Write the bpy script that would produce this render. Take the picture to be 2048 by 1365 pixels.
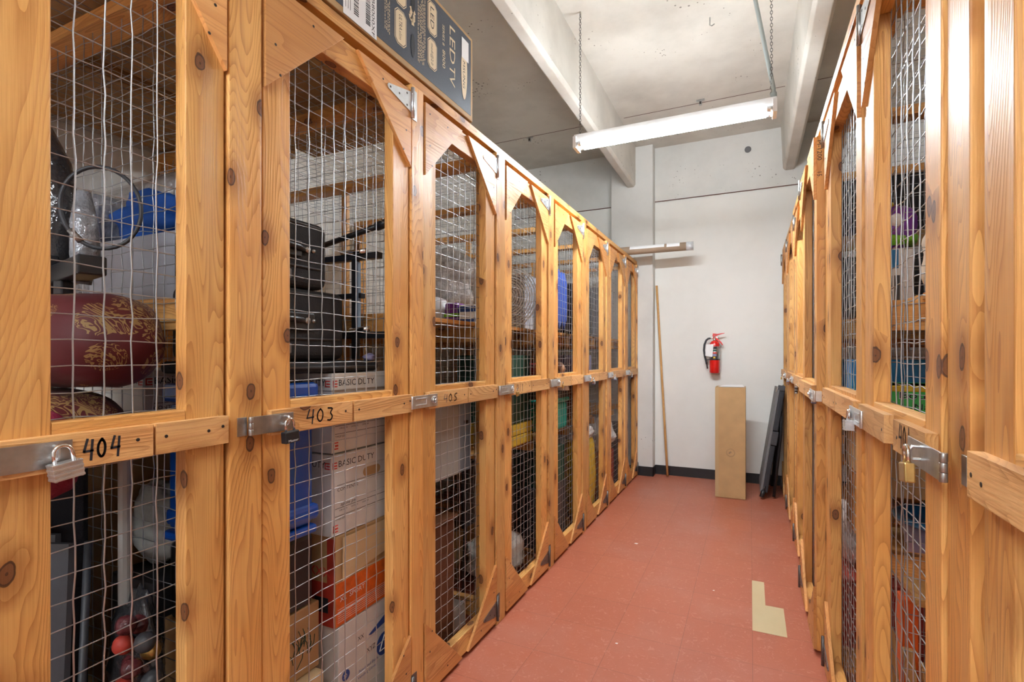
import bpy, math, random
from mathutils import Vector, Matrix
for o in list(bpy.data.objects): bpy.data.objects.remove(o)
S = bpy.context.scene
# ---------------------------------------------------------------- camera, world, exposure
cd = bpy.data.cameras.new('camera'); cam = bpy.data.objects.new('camera', cd); S.collection.objects.link(cam)
cd.sensor_width = 36; cd.lens = 36*1015/2048; cd.shift_y = (711-682.5)/2048; cd.clip_start = .02
cam.location = (0, 0, 1.36); cam.rotation_euler = (math.radians(90), 0, math.radians(25.12)); S.camera = cam
W = bpy.data.worlds.new('world'); S.world = W; W.use_nodes = True
W.node_tree.nodes['Background'].inputs[0].default_value = (.9, .95, 1, 1)
W.node_tree.nodes['Background'].inputs[1].default_value = .3
vs = S.view_settings; vs.view_transform = 'Standard'; vs.look = 'None'; vs.exposure = 1.76; vs.gamma = 1; vs.use_curve_mapping = False
TUBE_POWER = 60.0            # fluorescent lamp brightness (emission strength of the tubes)
random.seed(7)
V = Vector
# ---------------------------------------------------------------- mesh helper
class MB:
    def __init__(s, m=None):
        s.v = []; s.f = []; s.mi = []; s.sm = []; s.mats = []; s.cur = 0; s.smooth = False
        if m: s.mat(m)
    def mat(s, m, smooth=None):
        if m not in s.mats: s.mats.append(m)
        s.cur = s.mats.index(m)
        if smooth is not None: s.smooth = smooth
        return s
    def add(s, vs_, fs):
        b = len(s.v); s.v += [tuple(p) for p in vs_]
        for f in fs: s.f.append([b+i for i in f]); s.mi.append(s.cur); s.sm.append(s.smooth)
        return s
    def hexa(s, p):
        return s.add(p, [(0,3,2,1),(4,5,6,7),(0,1,5,4),(1,2,6,5),(2,3,7,6),(3,0,4,7)])
    def box(s, x0, x1, y0, y1, z0, z1):
        if x0 > x1: x0, x1 = x1, x0
        if y0 > y1: y0, y1 = y1, y0
        if z0 > z1: z0, z1 = z1, z0
        return s.hexa([(x0,y0,z0),(x1,y0,z0),(x1,y1,z0),(x0,y1,z0),(x0,y0,z1),(x1,y0,z1),(x1,y1,z1),(x0,y1,z1)])
    def obox(s, c, size, R=None):
        h = [k/2 for k in size]; q = []
        for z in (-1, 1):
            for x, y in ((-1,-1),(1,-1),(1,1),(-1,1)):
                p = V((x*h[0], y*h[1], z*h[2])); q.append(V(c) + (R @ p if R else p))
        return s.hexa(q)
    def prism(s, poly, off):
        n = len(poly); o = V(off); a = [V(p) for p in poly]
        nn = (a[1]-a[0]).cross(a[2]-a[0])
        if nn.dot(o) > 0: a = a[::-1]
        fs = [tuple(range(n)), tuple(range(2*n-1, n-1, -1))] + [(i, n+i, n+(i+1) % n, (i+1) % n) for i in range(n)]
        return s.add(a + [p+o for p in a], fs)
    def tube(s, pts, r, n=6, cap=True, closed=False):
        pts = [V(p) for p in pts]; m = len(pts); q = []; ref = None
        for i, p in enumerate(pts):
            if closed: t = pts[(i+1) % m] - pts[i-1]
            else: t = pts[min(i+1, m-1)] - pts[max(i-1, 0)]
            t.normalize()
            if ref is None: ref = t.orthogonal().normalized()
            ref = (ref - t*ref.dot(t)).normalized(); b = t.cross(ref)
            rr = r[i] if isinstance(r, (list, tuple)) else r
            for k in range(n):
                a = 2*math.pi*k/n; q.append(p + ref*(rr*math.cos(a)) + b*(rr*math.sin(a)))
        fs = []
        for i in range(m if closed else m-1):
            j = (i+1) % m
            for k in range(n): l = (k+1) % n; fs.append((i*n+k, i*n+l, j*n+l, j*n+k))
        if cap and not closed: fs += [tuple(range(n-1, -1, -1)), tuple((m-1)*n+k for k in range(n))]
        return s.add(q, fs)
    def lathe(s, c, prof, n=20, axis=(0,0,1)):
        ax = V(axis).normalized(); a = ax.orthogonal().normalized(); b = ax.cross(a); q = []
        for r, h in prof:
            for k in range(n):
                t = 2*math.pi*k/n; q.append(V(c) + ax*h + a*(r*math.cos(t)) + b*(r*math.sin(t)))
        fs = []
        for i in range(len(prof)-1):
            for k in range(n): l = (k+1) % n; fs.append((i*n+k, i*n+l, (i+1)*n+l, (i+1)*n+k))
        fs += [tuple(range(n-1, -1, -1)), tuple((len(prof)-1)*n+k for k in range(n))]
        return s.add(q, fs)
    def blob(s, c, size, seed=0, rough=.08, sq=2.0, nu=28, nv=18, R=None):
        rnd = random.Random(seed); ph = [rnd.uniform(0, 6.28) for _ in range(9)]; q = []
        def se(v): return math.copysign(abs(v)**(2/sq), v)
        for i in range(nv+1):
            th = -math.pi/2 + math.pi*i/nv
            for k in range(nu):
                a = 2*math.pi*k/nu
                x, y, z = se(math.cos(th))*se(math.cos(a)), se(math.cos(th))*se(math.sin(a)), se(math.sin(th))
                d = 1 + rough*(math.sin(3*x+ph[0])*math.sin(4*y+ph[1]) + .6*math.sin(7*z+ph[2]+3*x) + .45*math.sin(11*y+ph[3]+5*z) + .3*math.sin(17*x+ph[4]+9*z))
                p = V((x*size[0]/2*d, y*size[1]/2*d, z*size[2]/2*d)); q.append(V(c) + (R @ p if R else p))
        fs = []
        for i in range(nv):
            for k in range(nu): l = (k+1) % nu; fs.append((i*nu+k, i*nu+l, (i+1)*nu+l, (i+1)*nu+k))
        s.smooth = True
        return s.add(q, fs)
    def build(s, name, parent=None, origin=None, bevel=0, seg=2, subsurf=0):
        if origin is None: origin = parent['_o'] if parent else (0,0,0)
        o3 = V(origin); me = bpy.data.meshes.new(name)
        me.from_pydata([tuple(V(p)-o3) for p in s.v], [], s.f)
        for m in s.mats: me.materials.append(M[m])
        me.polygons.foreach_set('material_index', s.mi); me.polygons.foreach_set('use_smooth', s.sm); me.validate(); me.update()
        o = bpy.data.objects.new(name, me); S.collection.objects.link(o)
        if parent: o.parent = parent; o.location = o3 - V(parent['_o'])
        else: o.location = o3
        o['_o'] = list(o3)
        if bevel:
            b = o.modifiers.new('bevel', 'BEVEL'); b.width = bevel; b.segments = seg; b.limit_method = 'ANGLE'; b.angle_limit = math.radians(40)
        if subsurf:
            b = o.modifiers.new('subd', 'SUBSURF'); b.levels = subsurf; b.render_levels = subsurf
        return o
def thing(name, label, cat, loc, group=None):
    o = bpy.data.objects.new(name, None); S.collection.objects.link(o); o.location = loc; o['_o'] = list(loc)
    o['label'] = label; o['category'] = cat; o.empty_display_size = .05
    if group: o['group'] = group
    return o
def tag(o, label, cat, group=None, kind=None):
    o['label'] = label; o['category'] = cat
    if group: o['group'] = group
    if kind: o['kind'] = kind
    return o
def struct(name, mb, **k):
    o = mb.build(name, **k); o['kind'] = 'structure'; return o
def lab(o, s): o['label'] = s; return o
def text(mb, s, pos, xd, yd, size, m=None, center=False, width=None):
    """letters as flat ink on a surface"""
    cu = bpy.data.curves.new('t', 'FONT'); cu.body = s; cu.size = 1; cu.resolution_u = 2
    if center: cu.align_x = 'CENTER'
    ob = bpy.data.objects.new('t', cu); S.collection.objects.link(ob)
    dg = bpy.context.evaluated_depsgraph_get(); me = ob.evaluated_get(dg).to_mesh()
    xd = V(xd).normalized(); yd = V(yd).normalized(); vv = [v.co.copy() for v in me.vertices]; ff = [tuple(p.vertices) for p in me.polygons]
    w = (max(p.x for p in vv) - min(p.x for p in vv)) if vv else 1; sx = size if width is None else width/w
    if m: mb.mat(m)
    mb.add([V(pos) + xd*(p.x*sx) + yd*(p.y*size) for p in vv], ff)
    ob.evaluated_get(dg).to_mesh_clear(); bpy.data.objects.remove(ob); bpy.data.curves.remove(cu)
    return mb
DIG = {'4': [[(.35,1),(.1,.42),(.75,.45)],[(.72,.95),(.6,0)]], '0': [[(.4,.95),(.12,.7),(.08,.3),(.35,.03),(.62,.25),(.66,.7),(.4,.95)]],
       '3': [[(.15,.95),(.7,.9),(.35,.6),(.65,.35),(.45,.05),(.1,.1)]], '1': [[(.4,1),(.36,0)]], '5': [[(.7,.95),(.25,.9),(.2,.55),(.6,.45),(.55,.1),(.12,.05)]]}
def handwrite(mb, s, pos, xd, yd, h, w=.006, width=.09):
    cw = width/h/(1.02*(len(s)-1)+.78)
    xd = V(xd); yd = V(yd); n = xd.cross(yd)
    for i, ch in enumerate(s):
        for st in DIG[ch]:
            for _ in range(2 if ch in '035' else 0):
                st = [st[0]] + [q for a, b in zip(st, st[1:]) for q in ((a[0]*.75+b[0]*.25, a[1]*.75+b[1]*.25), (a[0]*.25+b[0]*.75, a[1]*.25+b[1]*.75))] + [st[-1]]
            P = [V(pos) + xd*((a + i*1.02)*h*cw) + yd*(b*h) for a, b in st]
            for a, b in zip(P, P[1:]):
                t = (b-a).normalized(); sd = t.cross(n)*w/2; e = t*w*.3
                mb.add([a-e+sd, a-e-sd, b+e-sd, b+e+sd], [(0,1,2,3)])
    return mb
# ---------------------------------------------------------------- materials
M = {}
def newmat(name):
    m = bpy.data.materials.new(name); m.use_nodes = True; M[name] = m
    return m, m.node_tree.nodes, m.node_tree.links, m.node_tree.nodes['Principled BSDF']
def simple(name, col, rough=.5, metal=0, bump=0, bscale=60, var=.0, vscale=8, emis=0, trans=0, coat=0, alpha=1):
    m, N, L, B = newmat(name)
    B.inputs['Base Color'].default_value = (*col, 1); B.inputs['Roughness'].default_value = rough; B.inputs['Metallic'].default_value = metal
    if coat: B.inputs['Coat Weight'].default_value = coat
    if trans: B.inputs['Transmission Weight'].default_value = trans
    if emis: B.inputs['Emission Color'].default_value = (*col, 1); B.inputs['Emission Strength'].default_value = emis
    tc = N.new('ShaderNodeTexCoord')
    if var:
        n = N.new('ShaderNodeTexNoise'); n.inputs['Scale'].default_value = vscale; n.inputs['Detail'].default_value = 4; L.new(tc.outputs['Object'], n.inputs['Vector'])
        r = N.new('ShaderNodeMapRange'); r.inputs['From Min'].default_value = .3; r.inputs['From Max'].default_value = .7
        r.inputs['To Min'].default_value = 1-var; r.inputs['To Max'].default_value = 1+var*.4; L.new(n.outputs['Fac'], r.inputs['Value'])
        mx = N.new('ShaderNodeVectorMath'); mx.operation = 'SCALE'; mx.inputs[0].default_value = col; L.new(r.outputs['Result'], mx.inputs['Scale'])
        L.new(mx.outputs['Vector'], B.inputs['Base Color'])
    if bump:
        n = N.new('ShaderNodeTexNoise'); n.inputs['Scale'].default_value = bscale; n.inputs['Detail'].default_value = 3; L.new(tc.outputs['Object'], n.inputs['Vector'])
        b = N.new('ShaderNodeBump'); b.inputs['Strength'].default_value = bump; b.inputs['Distance'].default_value = .01; L.new(n.outputs['Fac'], b.inputs['Height']); L.new(b.outputs['Normal'], B.inputs['Normal'])
    return m
def wood(name, axis, c0, c1, c2, knots=1.0, rough=.48, ring=9.0):
    """axis = grain direction; c0 pale, c1 mid, c2 dark grain"""
    m, N, L, B = newmat(name)
    tc = N.new('ShaderNodeTexCoord'); oi = N.new('ShaderNodeObjectInfo')
    mul = N.new('ShaderNodeVectorMath'); mul.operation = 'SCALE'; mul.inputs[0].default_value = (13, 17, 23); L.new(oi.outputs['Random'], mul.inputs['Scale'])
    add = N.new('ShaderNodeVectorMath'); L.new(tc.outputs['Object'], add.inputs[0]); L.new(mul.outputs['Vector'], add.inputs[1])
    def mapping(lo, hi):
        sc = [hi, hi, hi]; sc['XYZ'.index(axis)] = lo
        mp = N.new('ShaderNodeMapping'); mp.inputs['Scale'].default_value = sc; L.new(add.outputs['Vector'], mp.inputs['Vector']); return mp
    def math_(op, a, b=None, cl=False):
        n = N.new('ShaderNodeMath'); n.operation = op; n.use_clamp = cl
        for i, x in enumerate((a, b)):
            if x is None: continue
            if isinstance(x, (int, float)): n.inputs[i].default_value = x
            else: L.new(x, n.inputs[i])
        return n.outputs[0]
    # knots
    sx = N.new('ShaderNodeSeparateXYZ'); L.new(add.outputs['Vector'], sx.inputs[0]); oth = [k for k in (0, 1, 2) if k != 'XYZ'.index(axis)]
    cx = N.new('ShaderNodeCombineXYZ'); L.new(math_('MULTIPLY', sx.outputs['XYZ'.index(axis)], 4.2), cx.inputs[0]); L.new(math_('MULTIPLY', math_('ADD', sx.outputs[oth[0]], sx.outputs[oth[1]]), 7.0), cx.inputs[1])
    wn = N.new('ShaderNodeTexNoise'); wn.inputs['Scale'].default_value = 30; L.new(add.outputs['Vector'], wn.inputs['Vector']); wv = N.new('ShaderNodeVectorMath'); wv.operation = 'SCALE'; wv.inputs['Scale'].default_value = .07; L.new(wn.outputs['Color'], wv.inputs[0])
    wa = N.new('ShaderNodeVectorMath'); L.new(cx.outputs[0], wa.inputs[0]); L.new(wv.outputs['Vector'], wa.inputs[1])
    vo = N.new('ShaderNodeTexVoronoi'); vo.voronoi_dimensions = '2D'; vo.inputs['Scale'].default_value = 1; L.new(wa.outputs['Vector'], vo.inputs['Vector'])
    sep = N.new('ShaderNodeSeparateColor'); L.new(vo.outputs['Color'], sep.inputs[0])
    gate = math_('GREATER_THAN', sep.outputs[0], .42 if knots else 2)
    kn = N.new('ShaderNodeMapRange'); kn.interpolation_type = 'SMOOTHSTEP'; kn.inputs['From Min'].default_value = .092; kn.inputs['From Max'].default_value = .074
    kn.inputs['To Min'].default_value = 0; kn.inputs['To Max'].default_value = 1; L.new(vo.outputs['Distance'], kn.inputs['Value'])
    knot = math_('MULTIPLY', kn.outputs['Result'], gate)
    ha = N.new('ShaderNodeMapRange'); ha.interpolation_type = 'SMOOTHSTEP'; ha.inputs['From Min'].default_value = .36; ha.inputs['From Max'].default_value = .06
    ha.inputs['To Min'].default_value = 0; ha.inputs['To Max'].default_value = 1; L.new(vo.outputs['Distance'], ha.inputs['Value'])
    halo = math_('MULTIPLY', ha.outputs['Result'], gate)
    # rings: low frequency noise stretched along the grain, folded into bands, bent round the knots
    n1 = N.new('ShaderNodeTexNoise'); n1.inputs['Scale'].default_value = 1; n1.inputs['Detail'].default_value = 1.5; n1.inputs['Roughness'].default_value = .45; L.new(mapping(.9, 9).outputs['Vector'], n1.inputs['Vector'])
    arg = math_('ADD', math_('MULTIPLY', n1.outputs['Fac'], ring*4.2), math_('MULTIPLY', halo, 1.3))
    fr = math_('FRACT', arg); tri = math_('POWER', fr, 3.0)
    n2 = N.new('ShaderNodeTexNoise'); n2.inputs['Scale'].default_value = 1; n2.inputs['Detail'].default_value = 3; L.new(mapping(6, 260).outputs['Vector'], n2.inputs['Vector'])
    n3 = N.new('ShaderNodeTexNoise'); n3.inputs['Scale'].default_value = 1; n3.inputs['Detail'].default_value = 3; L.new(mapping(2.2, 5).outputs['Vector'], n3.inputs['Vector'])
    r1 = N.new('ShaderNodeMix'); r1.data_type = 'RGBA'; r1.inputs['A'].default_value = (*c0, 1); r1.inputs['B'].default_value = (*c1, 1)
    L.new(math_('MULTIPLY', math_('SUBTRACT', n3.outputs['Fac'], .3), 2.4, True), r1.inputs['Factor'])
    r2 = N.new('ShaderNodeMix'); r2.data_type = 'RGBA'; r2.inputs['B'].default_value = (*c2, 1); L.new(r1.outputs['Result'], r2.inputs['A'])
    f2 = math_('ADD', math_('MULTIPLY', tri, .55), math_('MULTIPLY', math_('SUBTRACT', n2.outputs['Fac'], .45), .55), True)
    L.new(f2, r2.inputs['Factor'])
    r3 = N.new('ShaderNodeMix'); r3.data_type = 'RGBA'; r3.inputs['B'].default_value = (c2[0]*.62, c2[1]*.5, c2[2]*.45, 1); L.new(r2.outputs['Result'], r3.inputs['A'])
    L.new(math_('MULTIPLY', halo, .6), r3.inputs['Factor'])
    r4 = N.new('ShaderNodeMix'); r4.data_type = 'RGBA'; r4.inputs['B'].default_value = (.15, .052, .02, 1); L.new(r3.outputs['Result'], r4.inputs['A'])
    L.new(math_('MULTIPLY', knot, .85), r4.inputs['Factor'])
    rg = math_('MULTIPLY', math_('LESS_THAN', math_('ABSOLUTE', math_('SUBTRACT', vo.outputs['Distance'], .078)), .010), gate)
    rg2 = math_('MULTIPLY', math_('LESS_THAN', vo.outputs['Distance'], .014), gate)
    r5 = N.new('ShaderNodeMix'); r5.data_type = 'RGBA'; r5.inputs['B'].default_value = (.035, .014, .008, 1); L.new(r4.outputs['Result'], r5.inputs['A']); L.new(math_('MULTIPLY', math_('ADD', rg, rg2), .7, True), r5.inputs['Factor']); r4 = r5
    # each piece its own tint
    tint = N.new('ShaderNodeMapRange'); tint.inputs['To Min'].default_value = .84; tint.inputs['To Max'].default_value = 1.12; L.new(oi.outputs['Random'], tint.inputs['Value'])
    sc = N.new('ShaderNodeVectorMath'); sc.operation = 'SCALE'; L.new(r4.outputs['Result'], sc.inputs[0]); L.new(tint.outputs['Result'], sc.inputs['Scale'])
    L.new(sc.outputs['Vector'], B.inputs['Base Color'])
    B.inputs['Roughness'].default_value = rough; B.inputs['Coat Weight'].default_value = .08; B.inputs['Coat Roughness'].default_value = .35; B.inputs['Specular IOR Level'].default_value = .36
    bp = N.new('ShaderNodeBump'); bp.inputs['Strength'].default_value = .25; bp.inputs['Distance'].default_value = .004; L.new(math_('ADD', n2.outputs['Fac'], tri), bp.inputs['Height']); L.new(bp.outputs['Normal'], B.inputs['Normal'])
    return m
PALE, MID, DK = (.80, .46, .155), (.68, .31, .078), (.38, .125, .022)
for a in 'XYZ': wood('wood'+a, a, PALE, MID, DK)
wood('ply', 'Y', (.74, .40, .15), (.60, .25, .065), (.42, .15, .035), knots=0, ring=4)
wood('trimwood', 'Y', (.78, .47, .20), (.68, .35, .12), (.42, .17, .045), knots=1)
wood('darkwood', 'Y', (.16, .06, .025), (.11, .04, .017), (.05, .018, .01), knots=0)
wood('stickwood', 'Z', (.62, .36, .14), (.52, .27, .09), (.36, .17, .05), knots=0)
simple('wire', (.50, .52, .545), .40, .85)
simple('steel', (.50, .50, .49), .33, .95, bump=.05, var=.25, vscale=30)
simple('zinc', (.72, .74, .76), .3, .85, var=.15, vscale=40)
simple('darksteel', (.16, .15, .145), .4, .8)
simple('screw', (.07, .06, .055), .4, .8)
simple('chrome', (.8, .8, .8), .12, 1)
simple('brass', (.62, .43, .16), .3, .9, var=.2, vscale=60)
simple('ink', (.012, .013, .02), .6)
simple('pencil', (.22, .15, .10), .7)
simple('blackplastic', (.014, .015, .018), .35)
simple('blackfabric', (.018, .019, .023), .8, bump=.3, bscale=300)
simple('blackfilm', (.03, .03, .033), .12, bump=.9, bscale=35, coat=.5)
simple('clearfilm', (.62, .65, .68), .12, bump=1.0, bscale=40, coat=.6, var=.4, vscale=25)
simple('silverfilm', (.42, .45, .50), .16, .35, bump=1.0, bscale=45, var=.5, vscale=20)
simple('blueplastic', (.008, .085, .46), .22, coat=.3, bump=.05, bscale=8)
simple('bluefabric', (.008, .09, .42), .75, bump=.6, bscale=14)
simple('navyfabric', (.02, .06, .30), .8, bump=.3, bscale=60)
simple('whitebox', (.68, .67, .64), .7, bump=.06, bscale=12, var=.08)
simple('greybox', (.36, .37, .42), .8)
simple('kraft', (.46, .29, .13), .75, bump=.05, bscale=20, var=.12)
simple('kraftlight', (.66, .49, .28), .75, var=.1)
simple('tape', (.44, .30, .15), .3)
simple('paper', (.82, .83, .84), .6)
simple('crumpled', (.62, .63, .60), .7, bump=1.0, bscale=16, var=.3, vscale=12)
simple('whiteplastic', (.72, .73, .74), .4, bump=.5, bscale=12)
simple('whitefabric', (.40, .40, .37), .8, bump=.8, bscale=14, var=.25, vscale=20)
simple('cream', (.66, .55, .42), .7, bump=.3, bscale=20)
simple('greymetal', (.36, .36, .34), .5, var=.08)
simple('bluegrey', (.20, .27, .35), .5)
simple('orangeprint', (.72, .13, .012), .5, var=.3, vscale=30)
simple('redprint', (.40, .035, .02), .55, var=.3, vscale=18)
simple('redink', (.55, .04, .03), .6)
simple('blueink', (.03, .08, .32), .6)
simple('whiteink', (.8, .8, .8), .5)
simple('kraftink', (.74, .60, .40), .6)
simple('navyprint', (.040, .052, .078), .5, bump=.1, bscale=300, var=.25, vscale=200)
simple('yellow', (.80, .56, .02), .4, bump=.6, bscale=14, var=.3, vscale=12)
simple('mustard', (.62, .44, .04), .45)
simple('teal', (.01, .34, .27), .35)
simple('darkgreen', (.012, .07, .05), .5)
simple('green', (.20, .55, .03), .35, var=.15)
simple('brightgreen', (.05, .58, .09), .3, var=.3, vscale=14)
simple('purple', (.20, .03, .36), .3, var=.3, vscale=18)
simple('lavender', (.26, .25, .42), .4)
simple('brightblue', (.01, .20, .52), .35)
simple('orange', (.80, .12, .01), .4)
simple('skin', (.5, .27, .16), .6)
simple('hair', (.10, .04, .02), .7, bump=.5, bscale=80)
simple('plum', (.12, .025, .03), .25, bump=.8, bscale=30, var=.6, vscale=20)
simple('pinkred', (.24, .012, .045), .7, bump=.3, bscale=200)
simple('fire_red', (.68, .012, .01), .25, coat=.4)
simple('tablegrey', (.16, .16, .165), .6)
simple('tabledark', (.035, .038, .045), .5, bump=.1, bscale=60)
simple('tubepaper', (.36, .26, .18), .7, var=.12)
simple('conduitgrey', (.42, .48, .48), .4, .4)
simple('fixture', (.82, .83, .84), .35)
simple('lamp', (.88, .95, 1), .3, emis=TUBE_POWER)
simple('lamp_dim', (.90, .95, 1), .3, emis=TUBE_POWER*.62)  # tubes of the rear fixtures, set weaker to balance the light
simple('baseboard_black', (.010, .011, .013), .4)
simple('tilegap', (.10, .03, .02), .7)
simple('wicker', (.86, .86, .84), .6)
simple('goldrim', (.5, .33, .1), .3, .8)
simple('blackglass', (.02, .015, .015), .08, coat=.5)
simple('graphite', (.055, .058, .065), .45, bump=.1, bscale=30)
simple('brownfabric', (.14, .06, .03), .8, bump=.4, bscale=60)
simple('glossplastic', (.60, .62, .64), .1, alpha=1, coat=1, bump=1, bscale=22, var=.5, vscale=16)
def stained(name, col, dark, pits=1, bump=.2, rough=.8, rust=False):
    m, N, L, B = newmat(name); tc = N.new('ShaderNodeTexCoord')
    a = N.new('ShaderNodeTexNoise'); a.inputs['Scale'].default_value = 1.3; a.inputs['Detail'].default_value = 8; a.inputs['Roughness'].default_value = .62; L.new(tc.outputs['Object'], a.inputs['Vector'])
    r = N.new('ShaderNodeValToRGB'); r.color_ramp.elements[0].position = .32; r.color_ramp.elements[0].color = (*dark, 1); r.color_ramp.elements[1].position = .60; r.color_ramp.elements[1].color = (*col, 1); L.new(a.outputs['Fac'], r.inputs[0])
    out = r.outputs[0]
    if pits:
        v = N.new('ShaderNodeTexVoronoi'); v.inputs['Scale'].default_value = 26; L.new(tc.outputs['Object'], v.inputs['Vector'])
        n = N.new('ShaderNodeTexNoise'); n.inputs['Scale'].default_value = 2.4; n.inputs['Detail'].default_value = 4; L.new(tc.outputs['Object'], n.inputs['Vector'])
        t = N.new('ShaderNodeMapRange'); t.inputs['From Min'].default_value = .50; t.inputs['From Max'].default_value = .72; t.inputs['To Min'].default_value = 0; t.inputs['To Max'].default_value = .26; L.new(n.outputs['Fac'], t.inputs['Value'])
        c = N.new('ShaderNodeMath'); c.operation = 'LESS_THAN'; L.new(v.outputs['Distance'], c.inputs[0]); L.new(t.outputs['Result'], c.inputs[1])
        f = N.new('ShaderNodeMath'); f.operation = 'MULTIPLY'; f.inputs[1].default_value = .75*pits; L.new(c.outputs[0], f.inputs[0])
        x = N.new('ShaderNodeMix'); x.data_type = 'RGBA'; x.inputs['B'].default_value = (.10, .085, .07, 1); L.new(out, x.inputs['A']); L.new(f.outputs[0], x.inputs['Factor']); out = x.outputs['Result']
    L.new(out, B.inputs['Base Color']); B.inputs['Roughness'].default_value = rough
    b = N.new('ShaderNodeBump'); b.inputs['Strength'].default_value = bump; b.inputs['Distance'].default_value = .02; L.new(a.outputs['Fac'], b.inputs['Height']); L.new(b.outputs['Normal'], B.inputs['Normal'])
stained('concrete', (.66, .63, .57), (.50, .47, .42))
stained('concretewall', (.70, .70, .67), (.58, .58, .55), pits=.8)
stained('wallpaint', (.80, .80, .765), (.74, .74, .70), pits=0, bump=.06, rough=.6)
def floormat():
    m, N, L, B = newmat('floor_tiles'); tc = N.new('ShaderNodeTexCoord')
    mp = N.new('ShaderNodeMapping'); mp.inputs['Location'].default_value = (-.011, -.031, 0); L.new(tc.outputs['Object'], mp.inputs['Vector'])
    br = N.new('ShaderNodeTexBrick'); br.offset = 0; br.inputs['Scale'].default_value = 1; br.inputs['Brick Width'].default_value = .3048; br.inputs['Row Height'].default_value = .3048
    br.inputs['Mortar Size'].default_value = .0009; br.inputs['Mortar Smooth'].default_value = .4; br.inputs['Color1'].default_value = (.40, .118, .066, 1); br.inputs['Color2'].default_value = (.43, .13, .072, 1); br.inputs['Mortar'].default_value = (.17, .05, .035, 1)
    L.new(mp.outputs['Vector'], br.inputs['Vector'])
    n = N.new('ShaderNodeTexNoise'); n.inputs['Scale'].default_value = 34; n.inputs['Detail'].default_value = 5; n.inputs['Roughness'].default_value = .6; n.inputs['Distortion'].default_value = 1.6; L.new(tc.outputs['Object'], n.inputs['Vector'])
    r = N.new('ShaderNodeMapRange'); r.inputs['From Min'].default_value = .57; r.inputs['From Max'].default_value = .66; r.inputs['To Max'].default_value = .38; L.new(n.outputs['Fac'], r.inputs['Value'])
    x = N.new('ShaderNodeMix'); x.data_type = 'RGBA'; x.inputs['B'].default_value = (.62, .30, .23, 1); L.new(br.outputs['Color'], x.inputs['A']); L.new(r.outputs['Result'], x.inputs['Factor'])
    n2 = N.new('ShaderNodeTexNoise'); n2.inputs['Scale'].default_value = 1.6; n2.inputs['Detail'].default_value = 6; n2.inputs['Roughness'].default_value = .65; L.new(tc.outputs['Object'], n2.inputs['Vector'])
    r2 = N.new('ShaderNodeMapRange'); r2.inputs['From Min'].default_value = .5; r2.inputs['From Max'].default_value = .75; r2.inputs['To Max'].default_value = .30; L.new(n2.outputs['Fac'], r2.inputs['Value'])
    y = N.new('ShaderNodeMix'); y.data_type = 'RGBA'; y.inputs['B'].default_value = (.50, .27, .22, 1); L.new(x.outputs['Result'], y.inputs['A']); L.new(r2.outputs['Result'], y.inputs['Factor'])
    L.new(y.outputs['Result'], B.inputs['Base Color']); B.inputs['Roughness'].default_value = .42
    b = N.new('ShaderNodeBump'); b.inputs['Strength'].default_value = .22; b.inputs['Distance'].default_value = .004; L.new(n.outputs['Fac'], b.inputs['Height']); L.new(b.outputs['Normal'], B.inputs['Normal'])
floormat()
stained('tantile', (.60, .50, .30), (.52, .42, .24), pits=0, bump=.1, rough=.5)
def damask():
    m, N, L, B = newmat('damask'); tc = N.new('ShaderNodeTexCoord')
    w = N.new('ShaderNodeTexNoise'); w.inputs['Scale'].default_value = 13; w.inputs['Detail'].default_value = 2; w.inputs['Distortion'].default_value = 2.6; L.new(tc.outputs['Object'], w.inputs['Vector'])
    v = N.new('ShaderNodeTexVoronoi'); v.inputs['Scale'].default_value = 9; L.new(tc.outputs['Object'], v.inputs['Vector'])
    a = N.new('ShaderNodeMath'); a.operation = 'MULTIPLY'; a.inputs[1].default_value = 9; L.new(w.outputs['Fac'], a.inputs[0])
    f = N.new('ShaderNodeMath'); f.operation = 'FRACT'; L.new(a.outputs[0], f.inputs[0])
    g = N.new('ShaderNodeMath'); g.operation = 'GREATER_THAN'; g.inputs[1].default_value = .62; L.new(f.outputs[0], g.inputs[0])
    g2 = N.new('ShaderNodeMath'); g2.operation = 'LESS_THAN'; g2.inputs[1].default_value = .42; L.new(v.outputs['Distance'], g2.inputs[0])
    k = N.new('ShaderNodeMath'); k.operation = 'MULTIPLY'; L.new(g.outputs[0], k.inputs[0]); L.new(g2.outputs[0], k.inputs[1])
    x = N.new('ShaderNodeMix'); x.data_type = 'RGBA'; x.inputs['A'].default_value = (.085, .003, .006, 1); x.inputs['B'].default_value = (.30, .18, .06, 1); L.new(k.outputs[0], x.inputs['Factor'])
    L.new(x.outputs['Result'], B.inputs['Base Color']); B.inputs['Roughness'].default_value = .6; B.inputs['Sheen Weight'].default_value = .05
damask()
# ---------------------------------------------------------------- room shell
YF = 5.97; ZC = 3.73; XL = -2.75; XR = 1.80; YB = -3.2
struct('floor', MB('floor_tiles').box(XL-.1, XR+.1, YB-.1, YF+.1, -.1, 0))
struct('ceiling', MB('concrete').box(XL-.1, XR+.1, YB-.1, YF+.1, ZC, ZC+.15))
struct('wall_left', MB('wallpaint').box(XL-.12, XL, YB, YF, 0, ZC))
struct('wall_right', MB('wallpaint').box(XR, XR+.12, YB, YF, 0, ZC))
struct('wall_back', MB('wallpaint').box(XL, XR, YB-.12, YB, 0, ZC))
mb = MB('wallpaint').box(XL, XR, YF, YF+.12, 0, 3.12); mb.mat('concretewall').box(XL, XR, YF-.012, YF+.12, 3.12, ZC)
struct('wall_far', mb)
struct('trim_1', MB('concretewall').box(-1.46, -.985, YF-.15, YF, 0, ZC), bevel=.008)          # pier
struct('baseboard_far', MB('baseboard_black').box(-.985, XR, YF-.006, YF, 0, .105))
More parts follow.
